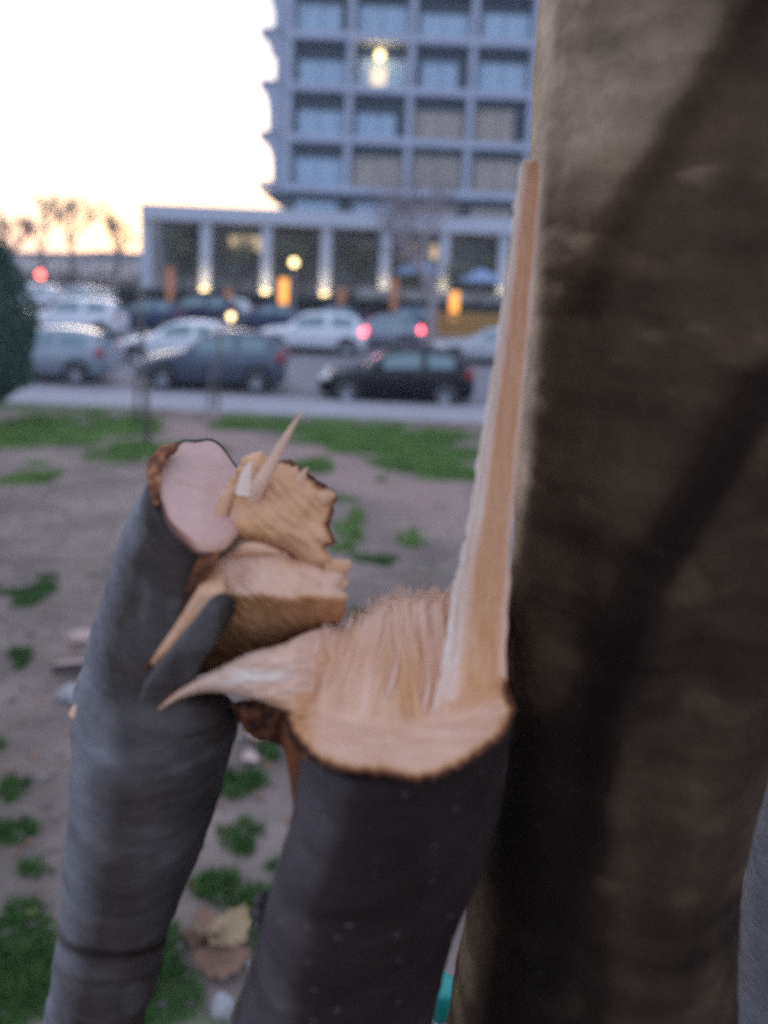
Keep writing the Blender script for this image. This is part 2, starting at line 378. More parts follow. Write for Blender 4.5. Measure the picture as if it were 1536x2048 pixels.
# ------------------------------------------------------------------ litter on the ground
def leaf(px, py, size, mt, label, rz, curl=.35, name='fallen_leaf'):
    c = G(px, py); c.z = gz(c.x, c.y) + .012
    o = []
    n = 10; vs = []; fs = []
    for i in range(n + 1):
        t = i / n; wd = size * .42 * math.sin(math.pi * (t * .92 + .04)) ** .8 * (1 + .22 * math.sin(i * 2.6))
        x = (t - .5) * size * 1.3; z = curl * size * (2 * t - 1) ** 2 * .6
        for s in (-1, -.5, 0, .5, 1): vs.append((x, wd * s, z + abs(s) * curl * size * .35))
    for i in range(n):
        for k in range(4): fs.append((i*5+k, i*5+k+1, (i+1)*5+k+1, (i+1)*5+k))
    q = len(vs)                       # thin underside
    vs += [(a, b_, c_ - .0012) for (a, b_, c_) in vs]; fs += [tuple(q + k for k in f[::-1]) for f in fs]
    l = mk(name, vs, fs, mt); l.location = c; l.rotation_euler = (.15, .1, rz)
    return setp(l, label, 'leaf', 'fallen leaves on the soil')
leaf(68, 1832, .035, M['leaf_yellow'], 'small yellow green leaf beside the grass at the lower left edge', .4)
leaf(455, 1890, .13, M['leaf_tan'], 'large tan dry leaf between the grey stem and the dark stump', 1.1)
leaf(415, 1880, .10, M['leaf_brown'], 'curled reddish brown leaf touching the large tan leaf', 2.2)
leaf(440, 1945, .12, M['leaf_brown'], 'dry brown leaf below the large tan leaf', .2)
leaf(395, 1905, .07, M['leaf_brown'], 'small dark brown leaf near the grey stem', 2.9, .6)
leaf(515, 1480, .09, M['chip'], 'pinkish dry leaf seen through the gap between the two stems', .7)
leaf(500, 1530, .08, M['chip'], 'pale pink dry leaf just above the green tuft between the stems', 2.0)
def lump(name, px, py, r, sq, mt, label, cat, seed=0, grp=None):
    c = G(px, py); c.z = gz(c.x, c.y) + r * sq[2] * .6
    bm = bmesh.new(); bmesh.ops.create_icosphere(bm, subdivisions=3, radius=1)
    for v in bm.verts:
        k = 1 + .35 * noise.noise(v.co * 1.6 + Vector((seed, 0, 0))) + .12 * noise.noise(v.co * 5)
        v.co = Vector((v.co.x * r * sq[0], v.co.y * r * sq[1], v.co.z * r * sq[2])) * k
    m = MB(); m.bm(bm); o = m.build(name, mt, smooth=True); o.location = c
    return setp(o, label, cat, grp)
lump('wood_chip', 165, 1288, .085, (1, .5, .42), M['chip'], 'pale pink wood chunk lying behind the grey stem', 'wood chunk', 1)
lump('stone', 150, 1395, .075, (1, .7, .5), M['stone'], 'blue grey stone touching the left side of the grey stem', 'stone', 5)
lump('stone', 446, 2032, .036, (.9, .8, .9), M['stone'], 'whitish stone at the foot of the dark stump', 'stone', 9)
lump('soil_clod', 60, 1272, .03, (1, .7, .5), M['soil'], 'small earth clod on the soil at the left edge', 'clod', 11)
# log piece
lg = world_root('broken_log', G(150, 1350), 'short piece of dark log with a pale torn upper side behind the grey stem', 'log')
a = G(105, 1352); b2 = G(235, 1347); a.z += .04; b2.z += .05
MB().tube([a, a.lerp(b2, .35) + Vector((0, 0, .008)), a.lerp(b2, .7), b2], [.028, .036, .033, .03], 10).build('log_bark', M['brush'], lg, True)
pts = [a + Vector((.0, -.012, .026)), a.lerp(b2, .3) + Vector((0, -.012, .034)), a.lerp(b2, .6) + Vector((0, -.012, .028)), b2 + Vector((0, -.012, .03))]
MB().tube(pts, [.006, .013, .010, .012], 8).build('torn_edge', M['chip'], lg, True)
# bottle
c = P(884, 1988, 1.05)
bo = world_root('plastic_bottle', (c.x, c.y, c.z - .06), 'cloudy plastic bottle with a teal cap wedged behind the dark stump', 'bottle')
def lathe(c, prof, n=20):
    m = MB(); vs = []; fs = []
    for (r, z) in prof:
        for k in range(n): vs.append(Vector((c.x + r * math.cos(6.2832*k/n), c.y + r * math.sin(6.2832*k/n), c.z + z)))
    for i in range(len(prof)-1):
        for k in range(n): fs.append((i*n+k, i*n+(k+1) % n, (i+1)*n+(k+1) % n, (i+1)*n+k))
    fs.append(tuple(range(n))[::-1]); fs.append(tuple((len(prof)-1)*n + k for k in range(n)))
    m.v = vs; m.f = fs; return m
gzb = gz(c.x, c.y)
lathe(Vector((c.x, c.y, c.z)), [(.030, gzb - c.z), (.034, gzb - c.z + .02), (.034, -.16), (.030, -.12), (.024, -.06), (.019, -.035), (.019, -.026)]).build('bottle_body', M['bottle'], bo, True)
lathe(Vector((c.x, c.y, c.z)), [(.020, -.025), (.0215, -.023), (.0215, .010), (.020, .014), (.012, .016)]).build('cap', M['teal'], bo, True)

# ------------------------------------------------------------------ cars
HATCH = [ # x, bottom, belt, roof, half width, roof half width
 (0.00,.34,.54,.58,.52,.40),(0.07,.24,.62,.67,.68,.52),(.30,.19,.70,.77,.78,.62),(.75,.19,.80,.88,.83,.66),(1.10,.19,.87,.95,.84,.68),(1.22,.19,.89,.99,.84,.66),
 (1.60,.19,.92,1.24,.84,.61),(1.95,.19,.93,1.42,.84,.58),(2.40,.19,.95,1.49,.84,.58),(2.90,.19,.97,1.48,.84,.57),(3.35,.20,.99,1.42,.83,.56),(3.62,.20,1.01,1.32,.82,.55),
 (3.86,.21,1.00,1.08,.80,.60),(3.96,.26,.93,.97,.77,.58),(4.02,.34,.66,.72,.70,.5)]
SUV = [(0.00,.42,.64,.70,.56,.44),(0.07,.32,.74,.82,.74,.56),(.30,.26,.84,.93,.82,.66),(.75,.26,.93,1.0,.86,.7),(1.05,.26,.98,1.06,.87,.7),(1.18,.26,1.0,1.1,.87,.68),
 (1.5,.26,1.03,1.36,.87,.64),(1.8,.26,1.04,1.60,.87,.62),(2.4,.26,1.06,1.68,.87,.62),(3.1,.26,1.08,1.68,.87,.62),(3.7,.27,1.1,1.62,.86,.61),(4.0,.27,1.1,1.5,.85,.6),
 (4.2,.28,1.08,1.18,.83,.64),(4.3,.34,1.0,1.04,.8,.62),(4.36,.42,.74,.8,.73,.54)]
SEDAN = [(0.00,.34,.54,.58,.52,.40),(0.07,.24,.62,.67,.68,.52),(.35,.19,.70,.76,.79,.62),(.85,.19,.79,.85,.85,.66),(1.25,.19,.85,.92,.86,.68),(1.38,.19,.87,.96,.86,.66),
 (1.75,.19,.89,1.2,.86,.6),(2.1,.19,.9,1.37,.86,.56),(2.6,.19,.92,1.42,.86,.56),(3.0,.19,.93,1.40,.86,.55),(3.4,.2,.95,1.27,.85,.54),(3.75,.2,.96,1.05,.84,.56),
 (4.2,.21,.95,1.01,.82,.6),(4.4,.26,.9,.94,.79,.6),(4.47,.36,.66,.72,.70,.5)]
def make_car(tab, paint, loc, rz, label, group, lit=False):
    root = empty('parked_car', loc, label, 'car', group, rz)
    L = tab[-1][0]; ns = 44; st = catmull([tuple(t) for t in tab], ns)
    def sec(s):
        x, b_, be, ro, w, rw = s
        X = x - L / 2
        return [(X, 0, b_), (X, w*.86, b_), (X, w*.97, b_ + .10), (X, w, b_ + (be-b_)*.55), (X, w*.985, be - .05), (X, w*.955, be), (X, (w*.955+rw)/2 + .012, (be+ro-.05)/2), (X, rw, ro - .075), (X, rw*.86, ro - .02), (X, 0, ro)]
    vs = []; S = [sec(s) for s in st]; np_ = 10
    ring = []
    for s in S:
        full = s + [(p[0], -p[1], p[2]) for p in s[-2:0:-1]]
        vs += full; m_ = len(full)
    fs = [(i*m_+k, i*m_+(k+1) % m_, (i+1)*m_+(k+1) % m_, (i+1)*m_+k) for i in range(ns-1) for k in range(m_)]
    fs += [tuple(range(m_))[::-1], tuple((ns-1)*m_ + k for k in range(m_))]
    mk('body', vs, fs, paint, root)
    # glass patches lie a few millimetres proud of the shell
    def tpar(x): # station index for x
        best = min(range(ns), key=lambda i: abs(st[i][0] - x)); return best
    def shell(i, k, off):
        s = S[i][k]; return Vector((s[0], s[1], s[2])) 
    def side(x0, x1, name):
        for sg in (1, -1):
            i0, i1 = tpar(x0), tpar(x1); v = []; f = []
            for i in range(i0, i1 + 1):
                p5, p6, p7 = (Vector(S[i][k]) for k in (5, 6, 7))
                lo = p5.lerp(p6, .14); hi = p6.lerp(p7, .78)
                for p in (lo, p6, hi): v.append(Vector((p.x, (p.y + .006) * sg, p.z + .002)))
            for i in range(i1 - i0):
                for k in range(2): f.append((i*3+k, i*3+k+1, (i+1)*3+k+1, (i+1)*3+k))
            mk(name, v, f, M['carglass'], root)
    k1 = [t for t in tab if t[3] - t[2] > .3]; xa, xb = k1[0][0], k1[-1][0]
    mid = (xa + xb) / 2 + .05
    side(xa + .02, mid - .10, 'side_window'); side(mid + .08, xb - .12, 'side_window')
    def top(x0, x1, name):
        i0, i1 = tpar(x0), tpar(x1); v = []; f = []
        for i in range(i0, i1 + 1):
            w8 = Vector(S[i][8]); r = Vector(S[i][9])
            for t in (-.97, -.5, 0, .5, .97):
                p = r.lerp(w8, abs(t)); v.append(Vector((p.x, math.copysign(p.y, t) if t else 0, p.z + .007)))
        for i in range(i1 - i0):
            for k in range(4): f.append((i*5+k, i*5+k+1, (i+1)*5+k+1, (i+1)*5+k))
        mk(name, v, f, M['carglass'], root)
    cowl = [t for t in tab if t[3] - t[2] <= .3 and t[0] < 2][-1][0]
    top(cowl + .04, xa + .32, 'windscreen'); top(xb + .0, xb + .22, 'rear_window')
    wr = .31 if tab is not SUV else .35
    for wx in (-L/2 + .76, L/2 - .74):
        for sg in (1, -1):
            w = [t for t in tab][8][4]
            m = MB(); ar = [(wx + (wr + .055) * math.cos(a), .02 + wr + (wr + .055) * math.sin(a)) for a in [R(-12 + i * 204 / 18) for i in range(19)]]
            m.prism(ar, w * sg - .02, w * sg + .006); m.build('wheel_arch', M['dark'], root)
            y0, y1 = sg * (w - .17), sg * (w + .018)
            def disc(prof, n=24):
                v = []; f = []
                for (r, y) in prof:
                    for k in range(n): v.append((wx + r * math.cos(6.2832*k/n), y, wr + r * math.sin(6.2832*k/n)))
                for i in range(len(prof)-1):
                    for k in range(n): f.append((i*n+k, i*n+(k+1) % n, (i+1)*n+(k+1) % n, (i+1)*n+k))
                f.append(tuple(range(n))); f.append(tuple((len(prof)-1)*n + k for k in range(n)))
                return v, f
            wh = mk('wheel', *disc([(wr*.9, y0), (wr, y0 + sg*.02), (wr, y1 - sg*.03), (wr*.93, y1), (wr*.7, y1 - sg*.004)]), M['tyre'], root)
            mk('rim', *disc([(wr*.68, y1 - sg*.02), (wr*.68, y1 + sg*.004), (wr*.6, y1 + sg*.008), (wr*.58, y1 - sg*.006), (wr*.15, y1 + sg*.006)]), M['rim'], wh)
    hz = tab[2][2]; hw = tab[2][4]
    for sg in (1, -1):
        MB().ball((-L/2 + .20, sg * (hw - .13), hz - .05), 1, 12, (.19, .12, .075)).build('headlight', M['headlight'], root, True)
        tz = tab[-3][2]; tw = tab[-3][4]
        MB().ball((L/2 - .13, sg * (tw - .07), tz - .12), 1, 12, (.13, .115, .15)).build('tail_light', M['taillight_on'] if lit else M['taillight'], root, True)
        MB().ball((-L/2 + xa - .12, sg * (tab[7][4] + .06), tab[6][2] + .06), 1, 12, (.07, .09, .06)).build('wing_mirror', paint, root, True)
        for hx in (xa + .75, mid + .75): MB().bbox((-L/2 + hx - .08, sg * (tab[8][4] - .01) - .016, tab[8][2] - .13), (-L/2 + hx + .08, sg * (tab[8][4] - .01) + .016, tab[8][2] - .10), .006).build('door_handle', paint, root)
    MB().bbox((L/2 - .01, -.26, .46), (L/2 + .03, .26, .57), .005).build('number_plate', M['plate'], root)
    MB().bbox((-L/2 - .02, -.5, .27), (-L/2 + .1, .5, .37), .02).build('grille', M['dark'], root)
    MB().bbox((-L/2 + .9 + wr, -tab[8][4] * .97, .14), (L/2 - .95 - wr, tab[8][4] * .97, .215), .01).build('sill_trim', M['dark'], root)
    return root
def place(tab, col, px0, px1, Y, label, group, rz=0, lit=False, flip=False, dy=0):
    """stand a car so that it spans between two picture columns at the near-side plane Y"""
    x0 = W(px0, 760, Y).x; x1 = W(px1, 760, Y).x
    return make_car(tab, M['car_' + col], ((x0 + x1) / 2, Y + .85 + dy, 0), rz, label, group, lit)
g1 = 'cars parked along the road'; g2 = 'cars in the car park behind'
place(HATCH, 'black', 636, 950, 19.6, 'black hatchback parked side on with a bright headlight, just left of the torn strip', g1)
gc = place(HATCH, 'slate', 250, 582, 20.6, 'dark slate hatchback behind the two thin stakes', g1, rz=R(2)); gc.scale = (1, 1, 1.1)
place(HATCH, 'silver', -100, 216, 20.8, 'silver hatchback half hidden by the dark green conifer', g1)
place(HATCH, 'white', 222, 470, 25.5, 'white hatchback seen behind the bonnet of the slate hatchback', g2, rz=R(-4))
place(SUV, 'white', 520, 718, 30.5, 'white sports utility car with its tail lights lit', g2, lit=True)
place(HATCH, 'silver', 668, 836, 34, 'silver hatchback with one red tail light, behind the roof of the black hatchback', g2, lit=True)
place(SEDAN, 'pearl', 890, 1075, 29.5, 'pearl saloon behind the tail of the black hatchback, beside the torn strip', g2)
place(HATCH, 'blue', 205, 350, 38, 'dark blue hatchback in the far row, left of the first stake', g2)
place(SUV, 'navy', 318, 452, 41.5, 'navy off-road car in the far row beside the first stake', g2)
place(HATCH, 'white', 372, 490, 43.6, 'small white hatchback in the far row before the dark hedge', g2)
place(SEDAN, 'blue', 455, 610, 41, 'dark blue saloon in the far row left of the lamp post', g2)
place(SEDAN, 'navy', 580, 735, 43, 'navy saloon in the far row right of the lamp post', g2)
place(HATCH, 'blue', 730, 865, 43, 'dark blue hatchback in the far row left of the bare tree', g2)
place(SUV, 'white', 55, 215, 33, 'white sports utility car nearest of the pale cars beside the dark conifer', g2)
place(SUV, 'silver', 95, 215, 44, 'silver sports utility car behind the white one beside the conifer', g2)
place(SUV, 'white', -10, 95, 47, 'white sports utility car right under the red light', g2)
place(HATCH, 'pearl', 90, 190, 54, 'pearl hatchback furthest back below the bare distant trees', g2)
place(SEDAN, 'slate', -140, 40, 34, 'slate saloon hidden mostly by the dark conifer', g2)
place(SEDAN, 'silver', 1090, 1400, 21, 'silver saloon behind the big trunk', g1)

# ------------------------------------------------------------------ leafy things
def leafcloud(rnd, n, fn, size, squash=1):
    vs = []; fs = []
    for _ in range(n):
        c = Vector(fn(rnd)); u = Vector((rnd.gauss(0,1), rnd.gauss(0,1), rnd.gauss(0,1))).normalized(); w = u.orthogonal().normalized()
        s = size * rnd.uniform(.6, 1.3); k = len(vs)
        vs += [c - u*s, c - w*s*.5, c + u*s, c + w*s*.5]; fs.append((k, k+1, k+2, k+3))
    return vs, fs
# conifer on the left
c = W(-52, 700, 14.5); gzc = gz(c.x, 14.5)
t = world_root('conifer', (c.x, 14.5, gzc), 'dense dark green conifer at the left edge beside the silver hatchback', 'tree')
MB().tube([(c.x, 14.5, gzc - .1), (c.x, 14.5, gzc + 1.2)], [.1, .07], 10).build('trunk', M['brush'], t, True)
def con(r):
    a = r.random()*6.283; h = r.random(); hz = .30 + h * 3.6
    rr = (1.05 * min(1, (.15 + h * 5) ) * (1 - max(0, h - .45) ** 1.6 * 1.9)) * (1 + .12 * math.sin(a*5 + h*9)) * (r.random() ** .25)
    return (c.x + rr * math.cos(a), 14.5 + rr * math.sin(a), gzc + hz)
mk('crown', *leafcloud(random.Random(5), 16000, con, .06), M['foliage'], t)
# hedge before the terrace
hx0, hx1 = W(190, 600, 46.5).x, 26
rh = random.Random(9)
vs, fs = leafcloud(rh, 26000, lambda r: (r.uniform(hx0, hx1), 46.4 + r.uniform(-.55, .55), r.uniform(0.05, 1.75) + .08 * math.sin(r.random() * 9)), .09)
h = world_root('hedge', (0, 46.4, 0), 'long dark clipped hedge in front of the terrace columns', 'hedge')
mk('foliage', vs, fs, M['hedge'], h); MB().box((hx0 + .1, 45.95, 0), (hx1 - .1, 46.85, 1.6)).build('hedge_core', M['hedge'], h)
vs, fs = leafcloud(rh, 5000, lambda r: (r.uniform(-30, hx0 + 3), 60 + r.uniform(-1, 1), abs(r.gauss(0, 1.2))), .16)
setp(mk('brushwood', vs, fs, M['brush']), 'low brown brushwood left of the building', 'bushes', kind='stuff')

def bare_tree(name, base, H, label, seed, spread=.55, depth=5, thick=.16, group=None, trunk_h=.3, lean=(0, 0), mt='twig', tap=.52):
    r = random.Random(seed); root = world_root(name, base, label, 'tree', group)
    tr = MB(); cr = MB(); base = Vector(base)
    def grow(p, d, ln, rad, lv):
        k = 3 if lv > 2 else 4; pts = [p]; q = p
        for i in range(k):
            d = (d + Vector((r.gauss(0, .12), r.gauss(0, .12), r.gauss(0, .05) + .05))).normalized(); q = q + d * ln / k; pts.append(q)
        (tr if lv == 0 else cr).tube(pts, [rad * (1 - .45 * i / k) for i in range(k + 1)], 8 if lv < 2 else 4, lv < 2)
        if lv >= depth: return
        for j in range(r.choice((3, 3, 4)) if lv < 3 else r.choice((2, 3, 4))):
            a = r.random() * 6.283; o_ = Vector((math.cos(a), math.sin(a), 0)); pp = pts[-1] if j < 2 else pts[-2]
            grow(pp, (d + o_ * spread * r.uniform(.6, 1.5)).normalized(), ln * r.uniform(.6, .85), rad * tap, lv + 1)
    grow(base, Vector((lean[0], lean[1], 1)).normalized(), H * trunk_h, thick, 0)
    tr.build('trunk', M[mt], root, True); cr.build('crown', M[mt], root, True)
    return root
b_ = W(858, 690, 33); bare_tree('bare_tree', (b_.x, 33, 0), 9.2, 'bare winter tree with spreading branches in front of the terrace', 21, .62, 5, .30, None, .3)
for i, (px, Y, H, lb) in enumerate([(88, 150, 16, 'slim bare tree on the skyline above the red light'), (145, 140, 15, 'widest bare tree on the skyline between the conifer and the building'), (235, 150, 12, 'low bare tree on the skyline next to the first terrace column'), (20, 160, 12, 'bare tree on the skyline mostly behind the conifer')]):
    p = W(px, 560, Y); bare_tree('skyline_tree', (p.x, Y, 0), H, lb, 40 + i, .45, 5, .55, 'bare trees on the skyline', .32, (0, 0), 'brush', .62)
# low hills on the skyline
vs = []; fs = []
for i in range(81):
    x = -900 + i * 22; hgt = 3 + 5 * max(0, fbm((x * .01, 0, 0), 1) + .4); hgt = max(2, hgt * (1.2 if x < -150 else .8))
    vs += [(x, 480, -1), (x, 480, hgt), (x, 560, -1)]
for i in range(80): fs += [(i*3, i*3+3, i*3+4, i*3+1), (i*3+1, i*3+4, i*3+5, i*3+2)]
setp(mk('hills', vs, fs, M['brush']), 'low dark hills on the horizon', kind='structure')

# ------------------------------------------------------------------ tower block
TY = 60.0
zx = lambda px, py: W(px, py, TY)
x_corner = zx(577, 200).x; bay = 4.53; NB = 9
zs = [9.0 + 3.68 * i for i in range(8)]
tw = world_root('tower_block', (x_corner, TY, 0), 'pale concrete office tower with a grid of recessed windows', 'building', None, DZ)
lit_bay = (1, 3)
for i, z in enumerate(zs):          # floor slabs
    MB().bbox((x_corner - .35, TY - .32, z - .22), (x_corner + NB * bay + .3, TY + 1.2, z + .36), .04).build('floor_slab', M['concrete'], tw)
for j in range(NB + 1):             # mullion columns, one piece per storey
    x = x_corner + j * bay
    for i in range(7): MB().bbox((x - .25, TY - .22, zs[i] + .363), (x + .25, TY + 1.0, zs[i+1] - .223), .03).build('facade_column', M['concrete'], tw)
rw = random.Random(3)
for i in range(7):
    for j in range(NB):
        x0 = x_corner + j * bay + .253; x1 = x0 + bay - .506; z0 = zs[i] + .363; z1 = zs[i+1] - .223
        w_ = MB().box((x0, TY + .75, z0), (x1, TY + .82, z1)).build('window', M['pane'], tw)
        warm = (i == 0 and j in (1, 2, 3, 4)) or (i == 1 and j in (2, 3, 4))
        top_ = z1 - (1.1 if not warm else .7) - rw.uniform(-.15, .25); gp_ = rw.uniform(.05, .9) if rw.random() < .5 else .1; gl_ = rw.uniform(.1, .5)
        bw = MB(); nfold = 14
        for q in range(nfold):      # pleated curtain
            a0 = x0 + gl_ + (x1 - x0 - gl_ - gp_) * q / nfold; a1 = x0 + gl_ + (x1 - x0 - gl_ - gp_) * (q + 1) / nfold
            bw.prism([(a0, .66), (a0 + (a1-a0)*.5, .60), (a1, .66), (a1, .72), (a0, .72)], z0 + .02, top_) if False else None
            n = len(bw.v); yy = (TY + .70, TY + .64, TY + .70)
            for zz in (z0 + .02, top_):
                for xx, y_ in ((a0, yy[0]), ((a0+a1)/2, yy[1]), (a1, yy[2])): bw.v.append(Vector((xx, y_, zz)))
            bw.f += [(n, n+1, n+4, n+3), (n+1, n+2, n+5, n+4)]
        bw.build('curtain', M['blind_warm'] if warm else M['blind'], w_)
        for a_ in (x0, (x0 + x1) / 2 - .03, x1 - .05): MB().box((a_, TY + .60, z0), (a_ + .05, TY + .635, z1)).build('window_bar', M['concrete_dark'], w_)
        if (j, i) == lit_bay:
            LX = (x0 + x1) / 2; LZ = z1
lp = zx(760, 108); lp.z -= DZ
pl = MB().ball((lp.x, TY + .3, lp.z), .30, 20).build('lit_lamp', M['lit'], tw, True)
pc = MB().box((lp.x - .6, TY + .52, lp.z - 2.75), (lp.x + .5, TY + .56, lp.z - .9)).build('lit_curtain', M['lit_soft'], tw)
# side: dark wall and scalloped sunshade brackets
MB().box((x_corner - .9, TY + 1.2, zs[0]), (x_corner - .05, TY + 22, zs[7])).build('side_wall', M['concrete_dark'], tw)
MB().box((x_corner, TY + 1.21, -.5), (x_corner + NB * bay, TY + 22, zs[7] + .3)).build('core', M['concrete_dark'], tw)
for i in range(8):
    z = zs[i]; amp_ = (.5, .95, .6, 1.05, .85, .75, .9, .8)[i]
    for k in range(5):
        yy = TY + .2 + k * 4.6
        pr = [(x_corner - 2.15, z + .36), (x_corner - .353, z + .36)]
        pr += [(x_corner - .353, z - 3.1), (x_corner - 2.1 + amp_, z - 3.1)] if i else [(x_corner - .353, z - .22)]
        if i:
            for q in range(9):
                a = R(90 * q / 8); pr.append((x_corner - 2.1 + amp_ * math.cos(a), z - 2.2 + 1.95 * math.sin(a)))
        pr.append((x_corner - 2.15, z - .2))
        MB().prism(pr, yy, yy + .35).build('sunshade_bracket', M['concrete'], tw)
    MB().bbox((x_corner - 2.25, TY - .1, z + .363), (x_corner - .36, TY + 20, z + .5), .03).build('sunshade_slab', M['concrete'], tw)
# sloping soffit under the lowest floor
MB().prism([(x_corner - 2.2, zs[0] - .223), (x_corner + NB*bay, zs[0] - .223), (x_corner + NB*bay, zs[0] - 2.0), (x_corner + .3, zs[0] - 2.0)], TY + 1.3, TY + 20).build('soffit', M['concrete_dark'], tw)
for j in range(NB):
    x0 = x_corner + .2 + j * bay
    w_ = MB().box((x0 + .1, TY + 1.0, 6.8), (x0 + bay - .1, TY + 1.06, zs[0] - .23)).build('window', M['pane'], tw)
    MB().box((x0 + .4, TY + .9, 6.8), (x0 + bay - .9, TY + .95, zs[0] - .75)).build('curtain', M['blind'] if j < 2 else M['blind_warm'], w_)

# ------------------------------------------------------------------ terrace / podium
PY = 50.0
xr = lambda px: W(px, 500, PY).x
pod = world_root('terrace_building', (xr(285), PY, 0), 'low building with a pale flat roof on white columns', 'building', None, DZ)
px0 = W(284, 420, PY).x
MB().bbox((px0, PY - .4, 5.75), (xr(1500), PY + 9.9, 6.72), .05).build('roof', M['fascia'], pod)
for i, px in enumerate((292, 411, 533, 652, 771, 890, 1009, 1130, 1250)):
    x = xr(px)
    c_ = MB().bbox((x - .34, PY - .05, 1.42), (x + .34, PY + .55, 5.747), .04).build('column', M['fascia'], pod)
    if i in (1, 2, 3, 4, 5, 6):
        MB().bbox((x - .22, PY - .42, 1.42), (x + .22, PY - .2, 1.60), .03).build('uplight', M['lit'], c_)
        ld = bpy.data.lights.new('uplight', 'SPOT'); lo = bpy.data.objects.new('uplight_lamp', ld); COL.objects.link(lo)
        ld.energy = 22; ld.color = (1, .76, .42); ld.spot_size = R(95); ld.spot_blend = .6; ld.shadow_soft_size = .12
        lo.location = (x, PY - .42, 1.72); lo.rotation_euler = Vector((0, -.36, -1)).to_track_quat('Z', 'Y').to_euler()
        lo.parent = c_; lo.matrix_parent_inverse = Matrix.Identity(4)
        lo.location = Vector(lo.location) - ORG[pod.name]
MB().box((px0, PY - 2.6, -.5), (xr(1500), PY + 10, 1.4)).build('terrace_base', M['sill_b'], pod)
MB().box((px0 - .55, PY + 2.9, 1.4), (xr(1500), PY + 3.3, 5.748)).build('wall', M['stucco'], pod)
rg = random.Random(8)
for j in range(11):
    x0 = px0 + .6 + j * 3.9
    w_ = MB().box((x0, PY + 2.7, 2.3), (x0 + 3.3, PY + 2.8, 5.3)).build('window', M['terrace_glass'], pod)
    for a_, b_ in (((x0 + 1.6, PY + 2.65, 2.3), (x0 + 1.7, PY + 2.699, 5.3)), ((x0, PY + 2.65, 3.9), (x0 + 1.597, PY + 2.699, 4.0)), ((x0 + 1.703, PY + 2.65, 3.9), (x0 + 3.3, PY + 2.699, 4.0))): MB().box(a_, b_).build('glazing_bar', M['concrete_dark'], w_)
    if j in (1, 4, 6, 7):
        MB().box((x0 + rg.uniform(.3, 1.6), PY + 2.5, 4.1), (x0 + rg.uniform(2.1, 3.1), PY + 2.6, 5.0)).build('lit_pane', M['lit_soft'], w_)
# low wall in front of the right part
MB().bbox((xr(720), PY - 2.2, 1.4), (xr(1400), PY - 1.9, 2.05), .03).build('low_wall', M['stucco'], pod)
# trees on the terrace
def bushy(px, Y, z0, H, Rr, seed, label):
    x = xr(px); root = world_root('terrace_tree', (x, Y, z0), label, 'tree', 'small leafy trees on the terrace', DZ)
    rr = random.Random(seed)
    MB().tube([(x, Y, z0), (x + .05, Y, z0 + H * .35), (x, Y, z0 + H * .6)], [.09, .07, .04], 8).build('trunk', M['brush'], root, True)
    cl = [(x + rr.gauss(0, Rr * .45), Y + rr.gauss(0, Rr * .4), z0 + H * rr.uniform(.35, .88), Rr * rr.uniform(.35, .6)) for _ in range(12)]
    def f(r):
        a = r.choice(cl); v = Vector((r.gauss(0,1), r.gauss(0,1), r.gauss(0,1))).normalized() * a[3] * r.random() ** .4; return (a[0] + v.x, a[1] + v.y, min(a[2] + v.z, 5.65))
    mk('crown', *leafcloud(rr, 2600, f, .085), M['foliage_olive'], root)
for a in [(350, PY + 1.4, 1.4, 4.2, 1.5, 1, 'round olive tree between the first two columns'), (470, PY + 1.4, 1.4, 4.0, 1.4, 2, 'olive tree between the second and third columns'),
          (592, PY + 1.4, 1.4, 4.3, 1.6, 3, 'dark olive tree behind the lamp post'), (712, PY + 1.4, 1.4, 4.2, 1.5, 4, 'olive tree right of the fourth column'),
          (830, PY + 1.4, 1.4, 4.0, 1.4, 5, 'olive tree behind the bare tree'), (925, PY - 1.2, 1.4, 2.6, .9, 6, 'low dark shrub tree between the two parasols'), (1010, PY + 1.4, 1.4, 4.2, 1.3, 7, 'olive tree next to the torn strip')]: bushy(*a)
# parasols
for px, py, lb in ((842, 528, 'blue grey parasol behind the bare tree trunk'), (965, 545, 'blue grey parasol beside the torn strip')):
    p = W(px, py, 48.2); root = world_root('parasol', (p.x, 48.2, 1.65), lb, 'parasol', 'parasols on the terrace')
    n = 8; vs = [(p.x, 48.2, p.z + .25)]; fs = []
    for k in range(n): vs.append((p.x + 1.5 * math.cos(6.2832*k/n), 48.2 + 1.5 * math.sin(6.2832*k/n), p.z - .42))
    for k in range(n): vs.append((p.x + 1.5 * math.cos(6.2832*k/n), 48.2 + 1.5 * math.sin(6.2832*k/n), p.z - .6))
    for k in range(n): fs += [(0, 1 + k, 1 + (k+1) % n), (1 + k, 9 + k, 9 + (k+1) % n, 1 + (k+1) % n)]
    mk('canopy', vs, fs, M['parasol'], root, False)
    MB().tube([(p.x, 48.2, 1.65), (p.x, 48.2, p.z + .3)], [.03, .03], 8).build('pole', M['metal'], root, True)
